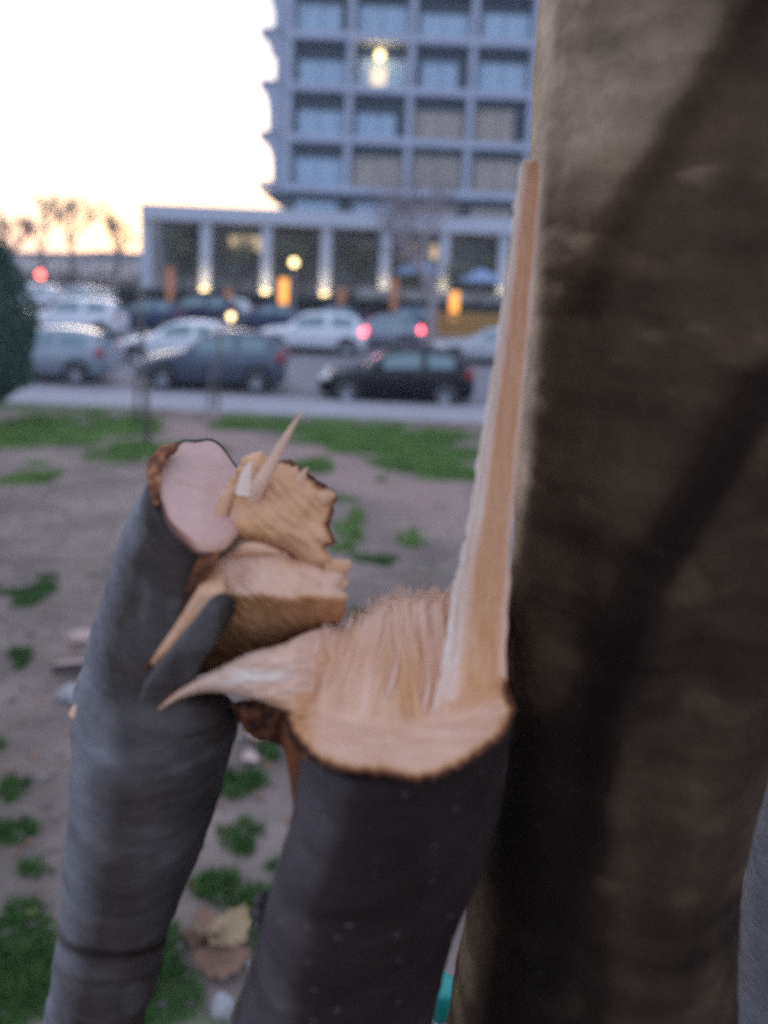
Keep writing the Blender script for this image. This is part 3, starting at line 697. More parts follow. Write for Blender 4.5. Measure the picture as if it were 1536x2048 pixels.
# orange posts
names = {0: 'leftmost orange post, left of the second column', 1: 'short orange post above the small round lamp', 2: 'brightest orange post, just left of the lamp post', 3: 'orange post between the fourth and fifth columns', 4: 'tall orange post by the parasol behind the bare tree', 5: 'bright orange post beside the yellow barrier'}
for i, (px, y0, y1, lit_) in enumerate([(341, 535, 602, 0), (457, 580, 616, 0), (568, 557, 622, 1), (683, 577, 634, 0), (790, 556, 636, 0), (910, 584, 642, 1)]):
    a = W(px, y0, 45.3); b2 = W(px, y1, 45.3); w = .17 if not lit_ else .24
    root = world_root('orange_post', (a.x, 45.3, 0), names[i], 'post', 'orange posts along the hedge')
    MB().bbox((a.x - w, 45.15, b2.z), (a.x + w, 45.45, a.z), .03).build('panel', M['orange_lit'] if lit_ else M['orange'], root)
    MB().bbox((a.x - .06, 45.2, 0), (a.x + .06, 45.4, b2.z + .002), .01).build('stand', M['metal'], root)
# street lamp with lit globe
p = W(588, 525, 38); root = world_root('street_lamp', (p.x, 38, 0), 'slim street lamp with a lit round globe before the columns', 'street lamp')
MB().tube([(p.x, 38, 0), (p.x, 38, .5), (p.x, 38, p.z - .22)], [.10, .075, .06], 10).build('pole', M['metal'], root, True)
MB().tube([(p.x, 38, p.z - .3), (p.x, 38, p.z - .18)], [.06, .16], 12).build('collar', M['metal'], root, True)
MB().ball((p.x, 38, p.z), .19, 20).build('globe', M['lit'], root, True)
MB().tube([(p.x, 38, p.z + .2), (p.x, 38, p.z + .26)], [.17, .03], 12).build('cap', M['metal'], root, True)
p = W(462, 633, 24.5); root = world_root('bollard_lamp', (p.x, 24.5, 0), 'lit small round lamp on a low post behind the slate hatchback', 'lamp')
MB().tube([(p.x, 24.5, 0), (p.x, 24.5, p.z - .06)], [.045, .03], 10).build('post', M['metal'], root, True)
MB().ball((p.x, 24.5, p.z), .11, 20).build('globe', M['lit'], root, True)
# red signal
p = W(84, 549, 55); root = world_root('traffic_light', (p.x, 55, 0), 'red traffic light shining over the far cars beside the conifer', 'traffic light')
MB().tube([(p.x, 55, 0), (p.x, 55, p.z + .3)], [.07, .06], 8).build('pole', M['metal'], root, True)
MB().bbox((p.x - .2, 54.8, p.z - .95), (p.x + .2, 54.98 + .1, p.z + .35), .04).build('housing', M['dark'], root)
MB().ball((p.x, 54.72, p.z), .26, 16, (1, .5, 1)).build('lens', M['red_lamp'], root, True)
# yellow barrier
a = W(868, 660, 37); b2 = W(1060, 660, 37)
root = world_root('barrier', (a.x, 37, 0), 'yellow wooden barrier behind the pearl saloon', 'barrier')
for k in range(4): z = .45 + .3 * k; MB().bbox((a.x, 36.95, z), (b2.x, 37.0, z + .26), .01).build('plank', M['yellow'], root)
for k in range(4): x = a.x + (b2.x - a.x) * (k + .05) / 3.2; MB().bbox((x, 37.003, 0), (x + .1, 37.1, 1.6), .01).build('post', M['stake'], root)
# stakes with young saplings
for i, (pts_, lb) in enumerate([([(278, 545), (283, 640), (290, 760), (296, 885)], 'tallest thin grey stake before the slate hatchback'), ([(270, 740), (272, 800), (274, 852)], 'short thin stake left of the tallest stake'),
        ([(440, 650), (437, 740), (434, 826)], 'thin stake standing against the rear half of the slate hatchback'), ([(424, 730), (420, 780), (417, 828)], 'short thin stake left of the one at the rear of the slate hatchback')]):
    g = G(*pts_[-1]); Y = g.y
    q = [W(a, b_, Y) for a, b_ in pts_]; q[-1].z = gz(q[-1].x, Y) - .05
    mm = MB().tube(q, [.034 + .006 * k for k in range(len(q))] if i % 2 == 0 else [.036] * len(q), 8).build('stake', M['stake'], None, True)
    setp(mm, lb, 'stake', 'thin stakes and saplings on the lawn')

# ------------------------------------------------------------------ evening haze
hz = MB().box((-920, -25, -2.5), (920, 620, 48)).build('haze', None)
hm = bpy.data.materials.new('haze_air'); hm.use_nodes = True; hn = hm.node_tree.nodes; hn.remove(hn['Principled BSDF'])
pv = hn.new('ShaderNodeVolumePrincipled'); pv.inputs['Color'].default_value = (.86, .90, 1, 1); pv.inputs['Density'].default_value = .0010
hm.node_tree.links.new(pv.outputs[0], hn['Material Output'].inputs['Volume'])
hz.data.materials.clear(); hz.data.materials.append(hm); setp(hz, 'thin evening haze over the car park', kind='stuff')

# ------------------------------------------------------------------ the broken tree
base = Vector((.16, .62, ground_z(0, .6)))
tree = world_root('broken_tree', base, 'many-stemmed grey barked tree whose stems are sawn, split and snapped off', 'tree')
def limb(name, ctrl, mt, parent, n_ang=120, n_st=150, disp=None, tone=None, capmat=None, endring=None, closed=True):
    """ctrl: (px, py, d, r) ; returns object. disp(phi, t, p) -> relative radius; phi = 0 faces the camera, + to the right"""
    c = []
    for k in ctrl:
        if k[0] == 'w': c.append((k[1], k[2], k[3], k[4]))
        else: c.append((*P(k[0], k[1], k[2]), k[3]))
    st = catmull(c, n_st); vs = []; tn = []
    for i, s in enumerate(st):
        p = Vector(s[:3]); r = s[3]; t = i / (n_st - 1)
        a = Vector(st[max(i-1, 0)][:3]); b2 = Vector(st[min(i+1, n_st-1)][:3]); T = (b2 - a).normalized()
        F = (CAM - p); F = Vector((0, -1, 0)); F = (F - T * F.dot(T)).normalized(); X = T.cross(F)
        if X.x < 0: X = -X
        for k in range(n_ang):
            ph = 2 * math.pi * k / n_ang
            ph = ph - 2 * math.pi if ph > math.pi else ph
            u = F * math.cos(ph) + X * math.sin(ph)
            rr = r * (disp(ph, t, p) if disp else 1)
            q = p + u * rr
            q += u * (.0016 * fbm(q, 14, 3) + .0006 * fbm((q.x*60, q.y*60, q.z*160), 1, 2))
            vs.append(q); tn.append(tone(ph, t, q) if tone else .5)
    fs = [(i*n_ang+k, i*n_ang+(k+1) % n_ang, (i+1)*n_ang+(k+1) % n_ang, (i+1)*n_ang+k) for i in range(n_st-1) for k in range(n_ang)]
    if closed:
        for i0, pp in ((0, st[0]), (n_st-1, st[-1])):
            vs.append(Vector(pp[:3])); tn.append(.4); cc = len(vs) - 1
            fs += [(cc, i0*n_ang + k, i0*n_ang + (k+1) % n_ang) for k in range(n_ang)]
    return mk(name, vs, fs, mt, parent, attr={'tone': tn})
cl = lambda x: max(0., min(1., x))
def sm(a, b_, x): t = cl((x - a) / (b_ - a)); return t * t * (3 - 2 * t)

# --- big trunk on the right; grooves run from upper right to lower left
def proj(q):
    v = C3I @ (q - CAM); return 768 + FPX * v.x / -v.z, 1024 - FPX * (v.y / -v.z) + SHY * 2048
TC = [(1460, -700, .56, .128), (1448, -250, .545, .124), (1440, 100, .535, .1225), (1428, 500, .53, .1235), (1385, 800, .53, .117), (1340, 1100, .53, .106), (1288, 1300, .53, .096), (1250, 1500, .53, .0885), (1214, 1700, .53, .0870), (1174, 2048, .535, .0965), (1145, 2400, .56, .108), ('w', .20, .66, 2.0, .12), ('w', .19, .66, 1.5, .15), ('w', .17, .66, 1.12, .20)]
def interp(tab, y):
    if y <= tab[0][0]: return tab[0][1]
    for (a, b_), (c_, d) in zip(tab, tab[1:]):
        if y <= c_: return b_ + (d - b_) * (y - a) / (c_ - a)
    return tab[-1][1]
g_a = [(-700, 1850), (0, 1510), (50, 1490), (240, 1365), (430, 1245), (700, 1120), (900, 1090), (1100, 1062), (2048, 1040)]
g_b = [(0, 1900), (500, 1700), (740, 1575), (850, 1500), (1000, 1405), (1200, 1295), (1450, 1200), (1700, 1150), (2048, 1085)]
def gr(ph, p, tab, wd):
    X, Y = proj(p)
    cx = p; s = FPX / max(.1, (C3I @ (p - CAM)).z * -1); rp = .115 * s
    gx = interp(tab, Y); a = (gx - X) / rp
    if abs(a) > .99: return 0
    d = ph - math.asin(a); return math.exp(-(d / wd) ** 2)
def trunk_disp(ph, t, p):
    if p.z < 2.3: return 1 + .05 * math.sin(3 * ph + p.z * 4)
    return 1 - .085 * gr(ph, p, g_a, .20) - .10 * gr(ph, p, g_b, .20) + .03 * math.sin(2 * ph + p.z * 5) * 1
def trunk_tone(ph, t, q):  # paints rim light on the left, shade in furrows and low down
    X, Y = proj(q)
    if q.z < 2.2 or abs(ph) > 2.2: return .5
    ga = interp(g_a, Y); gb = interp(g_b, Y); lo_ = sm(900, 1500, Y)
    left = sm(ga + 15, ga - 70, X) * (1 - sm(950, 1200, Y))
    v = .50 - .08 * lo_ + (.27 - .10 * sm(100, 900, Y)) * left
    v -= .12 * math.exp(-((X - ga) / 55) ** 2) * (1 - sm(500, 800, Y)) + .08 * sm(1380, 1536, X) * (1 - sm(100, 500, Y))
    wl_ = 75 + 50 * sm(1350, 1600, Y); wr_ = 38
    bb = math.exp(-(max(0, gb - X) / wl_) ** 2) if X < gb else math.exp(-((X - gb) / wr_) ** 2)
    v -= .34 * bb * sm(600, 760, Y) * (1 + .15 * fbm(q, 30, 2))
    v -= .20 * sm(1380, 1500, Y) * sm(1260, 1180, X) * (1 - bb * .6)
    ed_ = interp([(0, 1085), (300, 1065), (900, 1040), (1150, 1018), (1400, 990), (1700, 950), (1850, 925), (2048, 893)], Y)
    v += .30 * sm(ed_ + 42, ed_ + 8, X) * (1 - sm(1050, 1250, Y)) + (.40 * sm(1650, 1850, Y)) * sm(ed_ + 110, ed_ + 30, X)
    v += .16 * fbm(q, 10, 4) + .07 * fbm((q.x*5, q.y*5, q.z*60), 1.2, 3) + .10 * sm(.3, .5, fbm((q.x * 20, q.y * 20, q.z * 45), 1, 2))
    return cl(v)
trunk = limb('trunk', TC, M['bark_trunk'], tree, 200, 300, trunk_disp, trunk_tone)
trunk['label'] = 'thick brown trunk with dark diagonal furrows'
# --- pale stem at the lower right
limb('stem', [(1760, 700, .80, .05), (1700, 1300, .78, .055), (1640, 1700, .76, .06), (1600, 2048, .74, .064), (1540, 2450, .72, .07), ('w', .28, .70, 2.0, .08), ('w', .24, .68, 1.2, .10)], M['bark_grey'], tree, 60, 80, None, lambda ph, t, q: .8 + .1 * fbm(q, 12))['label'] = 'pale grey stem behind the right edge of the trunk'

# --- grey stem on the left
def ring(cx, cy, d, rx, ry, rot, ddx, ddy, n=72, wob=0):
    """an ellipse in picture terms with a depth slope (metres per px)"""
    out = []
    for k in range(n):
        a = 2 * math.pi * k / n; w_ = 1 + wob * noise.noise(Vector((math.cos(a) * 2, math.sin(a) * 2, 5)))
        x = rx * math.cos(a) * w_; y = ry * math.sin(a) * w_
        X = x * math.cos(rot) - y * math.sin(rot); Y = x * math.sin(rot) + y * math.cos(rot)
        out.append(P(cx + X, cy + Y, d + ddx * X + ddy * Y))
    return out
rt = 0
RG = [ring(400-0, 1000, .5, 1, 1, 0, 0, 0)]
SR = [ring(192, 2330, .52, 104, 40, 0, 0, -.0009), ring(190, 2048, .505, 101, 42, 0, 0, -.0009), ring(203, 1985, .502, 104, 42, 0, 0, -.0009), ring(212, 1925, .50, 108, 42, 0, 0, -.0009), ring(226, 1868, .50, 108, 42, 0, 0, -.0009), ring(236, 1825, .50, 116, 42, R(-3), 0, -.0009),
      ring(264, 1700, .50, 137, 46, R(-4), 0, -.0010), ring(286, 1600, .50, 150, 48, R(-4), 0, -.0010), ring(302, 1510, .50, 160, 50, R(-3), 0, -.0010), ring(310, 1450, .50, 167, 46, R(0), 0, -.0011), ring(308, 1412, .50, 164, 42, R(3), 0, -.0012), ring(300, 1384, .50, 150, 36, R(5), 0, -.0012),
      ring(272, 1350, .50, 108, 34, R(10), 0, -.0012), ring(266, 1300, .50, 92, 34, R(16), 0, -.0012), ring(290, 1210, .497, 88, 38, R(22), 0, -.0011),
      ring(322, 1120, .498, 92, 50, R(28), .0001, -.0009), ring(362, 1048, .50, 98, 76, R(38), .0001, -.0006), ring(390, 1008, .505, 112, 92, R(58), .0002, -.0005, wob=.08), ring(405, 992, .506, 118, 93, R(66), .0002, -.0005, wob=.14)]
RG = [SR[-1]]
for r_ in SR[:-1]: pass
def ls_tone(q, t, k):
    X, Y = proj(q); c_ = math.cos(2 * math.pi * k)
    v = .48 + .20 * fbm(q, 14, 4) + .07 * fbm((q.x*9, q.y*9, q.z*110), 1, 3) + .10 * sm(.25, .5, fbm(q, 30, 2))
    v += .46 * cl((-c_ - .35) / .6) - .14 * cl((c_ - .1) / .9)  # side light put into the bark tone: left paler, right darker
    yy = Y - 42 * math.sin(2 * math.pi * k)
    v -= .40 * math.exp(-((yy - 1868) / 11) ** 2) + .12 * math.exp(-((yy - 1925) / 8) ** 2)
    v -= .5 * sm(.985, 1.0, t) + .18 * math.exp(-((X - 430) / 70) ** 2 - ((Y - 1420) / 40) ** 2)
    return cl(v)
def lofted(name, rings, mt, parent, toner=None, sub=6, cap=True):
    """rings: list of closed rings of Vectors (same count), interpolated"""
    n = len(rings[0]); m_ = (len(rings) - 1) * sub + 1; vs = []; tn = []
    R_ = [[c for v in r for c in v] for r in rings]; S_ = catmull(R_, m_)
    for i, s in enumerate(S_):
        ctr = Vector((sum(s[0::3]) / n, sum(s[1::3]) / n, sum(s[2::3]) / n))
        for k in range(n):
            q = Vector(s[3*k:3*k+3]); u = (q - ctr).normalized()
            if 0 < i < m_ - 1: q += u * (.0020 * fbm(q, 14, 3) + .0007 * fbm((q.x*60, q.y*60, q.z*160), 1, 2))
            vs.append(q); tn.append(toner(q, i / (m_-1), k / n) if toner else .5)
    fs = [(i*n+k, i*n+(k+1) % n, (i+1)*n+(k+1) % n, (i+1)*n+k) for i in range(m_-1) for k in range(n)]
    return mk(name, vs, fs, mt, parent, attr={'tone': tn})
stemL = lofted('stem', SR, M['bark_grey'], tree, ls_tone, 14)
stemL['label'] = 'grey stem whose top is sawn and split open'
upb = stemL
B0 = SR[0]; cB = sum(B0, Vector()) / 72
lofted('stem_base', [B0, [Vector((-.06 + (v - cB).x * 1.1, .58 + (v - cB).y * 1.1, 2.1)) for v in B0], [Vector((.05 + (v - cB).x * 2.2, .62 + (v - cB).y * 2.2, 1.3)) for v in B0]], M['bark_grey'], tree, lambda q, t, k: .5, 14)
# cut face disc, slightly domed, with bark ring colour at its edge
def disc_face(name, rg, mt, parent, lift=.002, scale=.93, toner=None):
    n = len(rg); c = sum(rg, Vector()) / n; vs = []; tn = []; K = 14
    nrm = sum(((rg[k] - c).cross(rg[(k+1) % n] - c) for k in range(n)), Vector()).normalized()
    if nrm.dot(CAM - c) < 0: nrm = -nrm
    for j in range(K + 1):
        s = j / K
        for k in range(n):
            q = c.lerp(rg[k], s * scale) ; q += nrm * (lift + .0012 * fbm(q, 40, 3) + .0007 * math.sin(s*K*1.4) * .3 - (.004 * max(0, s - .93) / .07))
            vs.append(q); tn.append(toner(q, s, k / n) if toner else .8)
    fs = [(j*n+k, j*n+(k+1) % n, (j+1)*n+(k+1) % n, (j+1)*n+k) for j in range(K) for k in range(n)]
    return mk(name, vs, fs, mt, parent, attr={'tone': tn})
def cut_tone(q, s, k):
    X, Y = proj(q); v = .95 - (.55 + .4 * cl((410 - X) / 60)) * sm(.90 - .07 * cl((410 - X) / 60), .975, s) + .10 * fbm(q, 50, 3) + .045 * math.sin(s * 55 + 3 * fbm(q, 30, 2)) - .22 * math.exp(-(((Y - 962) - (X - 350) * .3) / 4.5) ** 2) * sm(335, 360, X) * sm(450, 420, X)
    v -= .35 * sm(.78, .9, s) * cl((360 - X) / 60)
    return cl(v)
cf = disc_face('sawn_face', RG[-1], M['wood_cut'], upb, toner=cut_tone, scale=.99)

# --- relief solids for torn wood
def relief(name, contour, depth, bulge, thick, mt, parent, tone, step=7, rib=None, edge=26, smooth_pts=3, jag=0):
    """closed solid from an outline: own depth, rounded front and back, fibrous front"""
    cn = [Vector((c_[0], c_[1])) for c_ in contour]
    dense = []
    m_ = len(cn)
    loop = catmull([tuple(cn[(i) % m_]) for i in range(-2, m_ + 3)], (m_ + 4) * 8 + 1)[16:-16 - 0]
    rj = random.Random(hash(name) % 1000 if False else len(contour) * 7)
    per = [Vector(loop[0])]
    for q in loop:
        q = Vector(q)
        if (q - per[-1]).length > step * .8: per.append(q)
    if (per[0] - per[-1]).length < step * .5: per.pop()
    if jag:
        ctr = sum(per, Vector((0, 0))) / len(per)
        per = [p + (p - ctr).normalized() * jag * noise.noise(Vector((p.x * .09, p.y * .09, 2))) for p in per]
    def inside(p):
        r = False; n = len(per)
        for i in range(n):
            a, b_ = per[i], per[i-1]
            if (a.y > p.y) != (b_.y > p.y) and p.x < (b_.x - a.x) * (p.y - a.y) / (b_.y - a.y) + a.x: r = not r
        return r
    def dist(p):
        return min((p - q).length for q in per)
    x0 = min(p.x for p in per); x1 = max(p.x for p in per); y0 = min(p.y for p in per); y1 = max(p.y for p in per)
    pts = list(per); ds = [0.0] * len(per)
    y = y0; row = 0
    while y < y1:
        x = x0 + (row % 2) * step / 2
        while x < x1:
            p = Vector((x + rj.uniform(-1, 1), y + rj.uniform(-1, 1)))
            if inside(p):
                d = dist(p)
                if d > step * .45: pts.append(p); ds.append(d)
            x += step
        y += step * .87; row += 1
    n = len(per)
    res = delaunay_2d_cdt(pts, [(i, (i+1) % n) for i in range(n)], [list(range(n))], 1, 1e-4)
    V2, _, F = res[0], res[1], res[2]; oi = res[3]
    vs = []; tn = []; dd = []
    for i, v in enumerate(V2):
        d = ds[oi[i][0]] if oi[i] else dist(v)
        f = math.sqrt(max(0, 1 - (1 - min(d / edge, 1)) ** 2)); dd.append(f)
        dep = depth(v.x, v.y) - bulge * f + (rib(v.x, v.y) if rib else 0) * min(1, d / 8 + .3)
        q = P(v.x, v.y, dep); q += (CAM - q).normalized() * .0011 * fbm(q, 45, 3)
        vs.append(q); tn.append(cl(tone(v.x, v.y, d)))
    nb = len(vs); fr = [tuple(f) for f in F]; fs = list(fr)
    bmap = {}
    for i, v in enumerate(V2):
        if dd[i] <= 1e-6: bmap[i] = i
        else:
            bmap[i] = len(vs); vs.append(P(v.x, v.y, depth(v.x, v.y) + thick * dd[i])); tn.append(tn[i] * .8)
    fs += [tuple(bmap[k] for k in f)[::-1] for f in fr]
    return mk(name, vs, fs, mt, parent, attr={'tone': tn})

nz = lambda x, y, s, z=0: noise.noise(Vector((x * s, y * s, z)))
# upper torn block of the left branch
A = [(420,1116),(408,1078),(418,1030),(436,992),(458,962),(476,936),(494,912),(520,905),(552,922),(585,930),(612,952),(640,975),(670,986),(664,1020),(657,1050),(666,1082),(652,1098),(668,1128),(620,1132),(575,1112),(530,1086),(480,1084),(440,1106)]
def a_tone(x, y, d):
    v = .57 + .05 * nz(x, y, .02) + .06 * nz((x + y) * .12, (y - x) * .7, .10) + .05 * nz((x + y) * .1, (y - x) * .7, .28) + .34 * sm(485, 415, x) + .22 * sm(1060, 1115, y) * sm(620, 520, x) 
    v += .10 * sm(470, 440, x) - .10 * math.exp(-((x - 500) / 50) ** 2 - ((y - 1055) / 26) ** 2) - .2 * math.exp(-((x - 478) / 20) ** 2 - ((y - 970) / 35) ** 2)
    v -= .28 * sm(12, 2, d) * sm(590, 640, x) * (1 if y < 1100 else 0) 
    v += .14 * math.exp(-((x - 450) / 30) ** 2 - ((y - 1030) / 50) ** 2)
    return v
tA = relief('torn_block', A, lambda x, y: .490 - (x - 540) * .00004 + (1040 - y) * .0001 + .024 * sm(495, 412, x) + .022 * sm(1065, 1130, y) * sm(640, 560, x), .012, .03, M['wood'], upb, a_tone, 4.5,
    lambda x, y: .0035 * nz(x, y, .022, 3) + .0022 * nz((x + y) * .12, (y - x) * .7, .10) + .0012 * nz((x + y) * .12, (y - x) * .7, .3), 40, jag=7)
tA['label'] = 'orange tan torn end of the split branch'
BK = [(545,940),(560,919),(590,925),(616,944),(646,969),(672,986),(671,1010),(662,1040),(662,1058),(671,1082),(660,1098),(640,1080),(630,1000),(590,960)]
relief('bark_edge', BK, lambda x, y: .502, .003, .008, M['wood'], upb, lambda x, y, d: .10 + .2 * nz(x, y, .06), 6, None, 10, jag=9)
# lower torn block, its upper side faces the sky
B = [(395,1215),(412,1140),(430,1100),(470,1066),(520,1066),(560,1095),(600,1118),(650,1118),(698,1122),(694,1150),(682,1172),(694,1190),(690,1225),(680,1244),(630,1262),(575,1292),(500,1318),(430,1340),(370,1362),(335,1390),(330,1370),(360,1290)]
def b_dep(x, y):
    ridge = 1192 + 10 * nz(x, 0, .02) + (x - 560) * .03
    d = .472 + (x - 500) * -.00003
    d += .00022 * max(0, ridge - y) + .00030 * max(0, y - ridge)    # roof-like: ledge nearest at the ridge
    return d
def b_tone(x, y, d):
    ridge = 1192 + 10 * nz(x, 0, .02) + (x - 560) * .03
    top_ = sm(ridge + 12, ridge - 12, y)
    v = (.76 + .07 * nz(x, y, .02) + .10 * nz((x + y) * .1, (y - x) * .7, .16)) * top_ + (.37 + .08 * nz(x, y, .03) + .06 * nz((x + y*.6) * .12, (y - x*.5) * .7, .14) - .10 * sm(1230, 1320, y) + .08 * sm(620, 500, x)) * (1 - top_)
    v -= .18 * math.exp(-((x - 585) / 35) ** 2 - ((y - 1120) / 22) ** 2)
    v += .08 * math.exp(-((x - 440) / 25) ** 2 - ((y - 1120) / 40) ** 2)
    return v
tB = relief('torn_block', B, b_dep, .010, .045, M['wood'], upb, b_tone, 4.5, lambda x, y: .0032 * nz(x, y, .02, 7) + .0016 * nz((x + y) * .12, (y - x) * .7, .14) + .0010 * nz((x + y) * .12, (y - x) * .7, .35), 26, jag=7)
tB['label'] = 'lower torn ledge, pinkish above and brown beneath'
# tongue of bark lying over the split, with a pale edge
C_ = [(262,1450),(278,1385),(306,1340),(346,1292),(384,1246),(412,1208),(436,1188),(462,1190),(472,1214),(456,1252),(428,1290),(402,1330),(386,1372),(376,1412),(370,1455),(320,1475)]
tC = relief('bark_tongue', C_, lambda x, y: .441 + .034 * sm(1290, 1465, y), .010, .03, M['bark_grey'], stemL, lambda x, y, d: .52 + .1 * nz(x, y, .03) - .35 * sm(425, 470, x) + .15 * sm(14, 2, d) * sm(430, 380, x), 7, None, 34)
tC['label'] = 'tongue of grey bark across the split'
D_ = [(282,1365),(306,1316),(346,1256),(384,1196),(410,1150),(430,1118),(446,1122),(450,1160),(446,1196),(424,1212),(392,1244),(352,1290),(312,1340),(292,1372)]
relief('split_edge', D_, lambda x, y: .443 + .020 * sm(1300, 1370, y) + .03 * sm(1190, 1110, y), .002, .02, M['wood'], stemL, lambda x, y, d: .62 + .12 * nz(x, y, .04), 6, None, 12)['label'] = 'pale torn edge along the split'
E_ = [(250,1418),(276,1360),(312,1296),(346,1232),(374,1168),(396,1118),(410,1092),(424,1072),(446,1085),(428,1130),(402,1180),(362,1246),(320,1306),(296,1352),(272,1412)]
relief('split_groove', E_, lambda x, y: .449 + .022 * sm(1320, 1410, y) + .018 * sm(1130, 1075, y), .001, .02, M['wood'], upb, lambda x, y, d: .07 + .08 * nz(x, y, .05) + .22 * sm(1170, 1080, y) + .10 * sm(6, 0, d), 5, lambda x, y: .002 * nz(x, y, .08), 14, jag=5)['label'] = 'dark reddish groove of the split'
# splinters
def spike(pts, rs, parent, tone_=.85, name='splinter', flat=.45):
    q = [P(*p) for p in pts]; st = catmull([tuple(a) + (r,) for a, r in zip(q, rs)], len(q) * 5)
    vs = []; tn = []; n = 8
    for i, s in enumerate(st):
        p = Vector(s[:3]); a = Vector(st[max(i-1, 0)][:3]); b_ = Vector(st[min(i+1, len(st)-1)][:3]); T = (b_ - a).normalized(); F = Vector((0, -1, 0)); F = (F - T*F.dot(T)).normalized(); X = T.cross(F)
        for k in range(n):
            an = 6.2832 * k / n; vs.append(p + (F * math.cos(an) * flat + X * math.sin(an)) * max(s[3], .00015) * (1 + .2 * noise.noise(Vector((i, k, 1))))); tn.append(cl(tone_ + .1 * noise.noise(Vector((i * .6, k, 0)))))
    fs = [(i*n+k, i*n+(k+1) % n, (i+1)*n+(k+1) % n, (i+1)*n+k) for i in range(len(st)-1) for k in range(n)] + [tuple(range(n)), tuple((len(st)-1)*n + k for k in range(n))]
    return mk(name, vs, fs, M['wood'], parent, attr={'tone': tn})
spike([(494,1022,.492),(514,978,.480),(545,925,.477),(575,870,.476),(604,822,.475)], [.005,.005,.0036,.0022,.0003], upb, .80)['label'] = 'long pale splinter pointing up from the split branch'
spike([(486,990,.48),(492,955,.48),(502,925,.48)], [.005,.004,.0012], upb, .95)
spike([(600,962,.482),(606,948,.482),(616,934,.482)], [.003,.002,.0004], upb, .7)
spike([(640,1000,.480),(658,992,.480),(672,990,.480)], [.005,.004,.001], upb, .6)
spike([(655,1140,.472),(682,1134,.47),(702,1128,.47)], [.007,.0055,.002], upb, .6)
spike([(650,1175,.472),(680,1170,.472),(696,1162,.472)], [.005,.004,.001], upb, .65)
# torn ridges where the block leaves the sawn face
for q_ in ([(424,1104,.490),(434,1050,.491),(452,1002,.491),(478,968,.490)], [(440,1118,.481),(500,1098,.477),(560,1106,.476)]):
    spike(q_, [.0015] + [.0042] * (len(q_) - 2) + [.001], upb, random.uniform(.6, .74), 'torn_ridge', .7)
R_C = [(352,884),(325,892),(306,908),(296,925),(293,948),(297,972),(300,992),(306,1008),(318,1012),(318,990),(322,965),(324,940),(334,918),(356,900)]
relief('bark_rim', R_C, lambda x, y: .502 - .0004 * (y - 940), .004, .012, M['wood'], upb, lambda x, y, d: .20 + .22 * nz(x, y, .06) + .12 * math.exp(-((y - 960) / 16) ** 2), 4, lambda x, y: .003 * nz(x, y, .09), 10, jag=4)['label'] = 'dark crumbly rim of bark beside the saw cut'
# --- middle stump
def st_disp(ph, t, p):
    X, Y = proj(p); d = 1 + .02 * math.sin(3 * ph + 1) + .02 * math.sin(2 * ph + p.z * 8)
    d -= .05 * math.exp(-((ph + 1.35) / .25) ** 2) * sm(1900, 1780, Y) * sm(1740, 1800, Y)
    return d
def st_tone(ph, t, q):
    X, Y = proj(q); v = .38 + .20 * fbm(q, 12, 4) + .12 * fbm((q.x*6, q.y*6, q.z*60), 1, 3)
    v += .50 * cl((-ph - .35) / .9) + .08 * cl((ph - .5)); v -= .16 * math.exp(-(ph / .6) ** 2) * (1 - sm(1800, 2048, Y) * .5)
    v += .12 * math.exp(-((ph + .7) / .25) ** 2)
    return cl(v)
def stump_ring(cx, cy, d, rx, ry, sl): return ring(cx, cy, d, rx, ry, R(-6), 0, sl, 96)
# top ring follows the slanting break
TOPR = []
for k in range(96):
    a = 2 * math.pi * k / 96; x = 214 * math.cos(a); y = 126 * math.sin(a)
    TOPR.append(P(812 + x + .0 * y, 1412 + y - x * .10 + 10 * noise.noise(Vector((math.cos(a) * 3, math.sin(a) * 3, 1))), .455 - y * .00040))
RS = [TOPR, stump_ring(805, 1500, .455, 211, 75, -.00075), stump_ring(795, 1600, .456, 213, 58, -.0010), stump_ring(755, 1750, .457, 214, 62, -.0010), stump_ring(704, 1900, .458, 202, 70, -.0009), stump_ring(664, 2048, .46, 205, 78, -.0008), stump_ring(600, 2330, .48, 222, 90, -.0007)]
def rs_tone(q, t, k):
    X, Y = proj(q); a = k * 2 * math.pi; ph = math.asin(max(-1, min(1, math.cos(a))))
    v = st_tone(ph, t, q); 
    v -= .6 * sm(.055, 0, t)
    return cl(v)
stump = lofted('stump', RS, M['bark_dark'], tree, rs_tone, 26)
stump['label'] = 'dark barked stump snapped off with a torn pinkish top'
lofted('stem_base', [stump_ring(600, 2325, .48, 215, 88, -.0007)[::1], [Vector((.06 + .07*math.cos(2*math.pi*k/96), .58 + .07*math.sin(-2*math.pi*k/96), 2.0)) for k in range(96)], [Vector((.13 + .12*math.cos(2*math.pi*k/96), .62 + .12*math.sin(-2*math.pi*k/96), 1.12)) for k in range(96)]], M['bark_dark'], tree, lambda q, t, k: .5, 14)
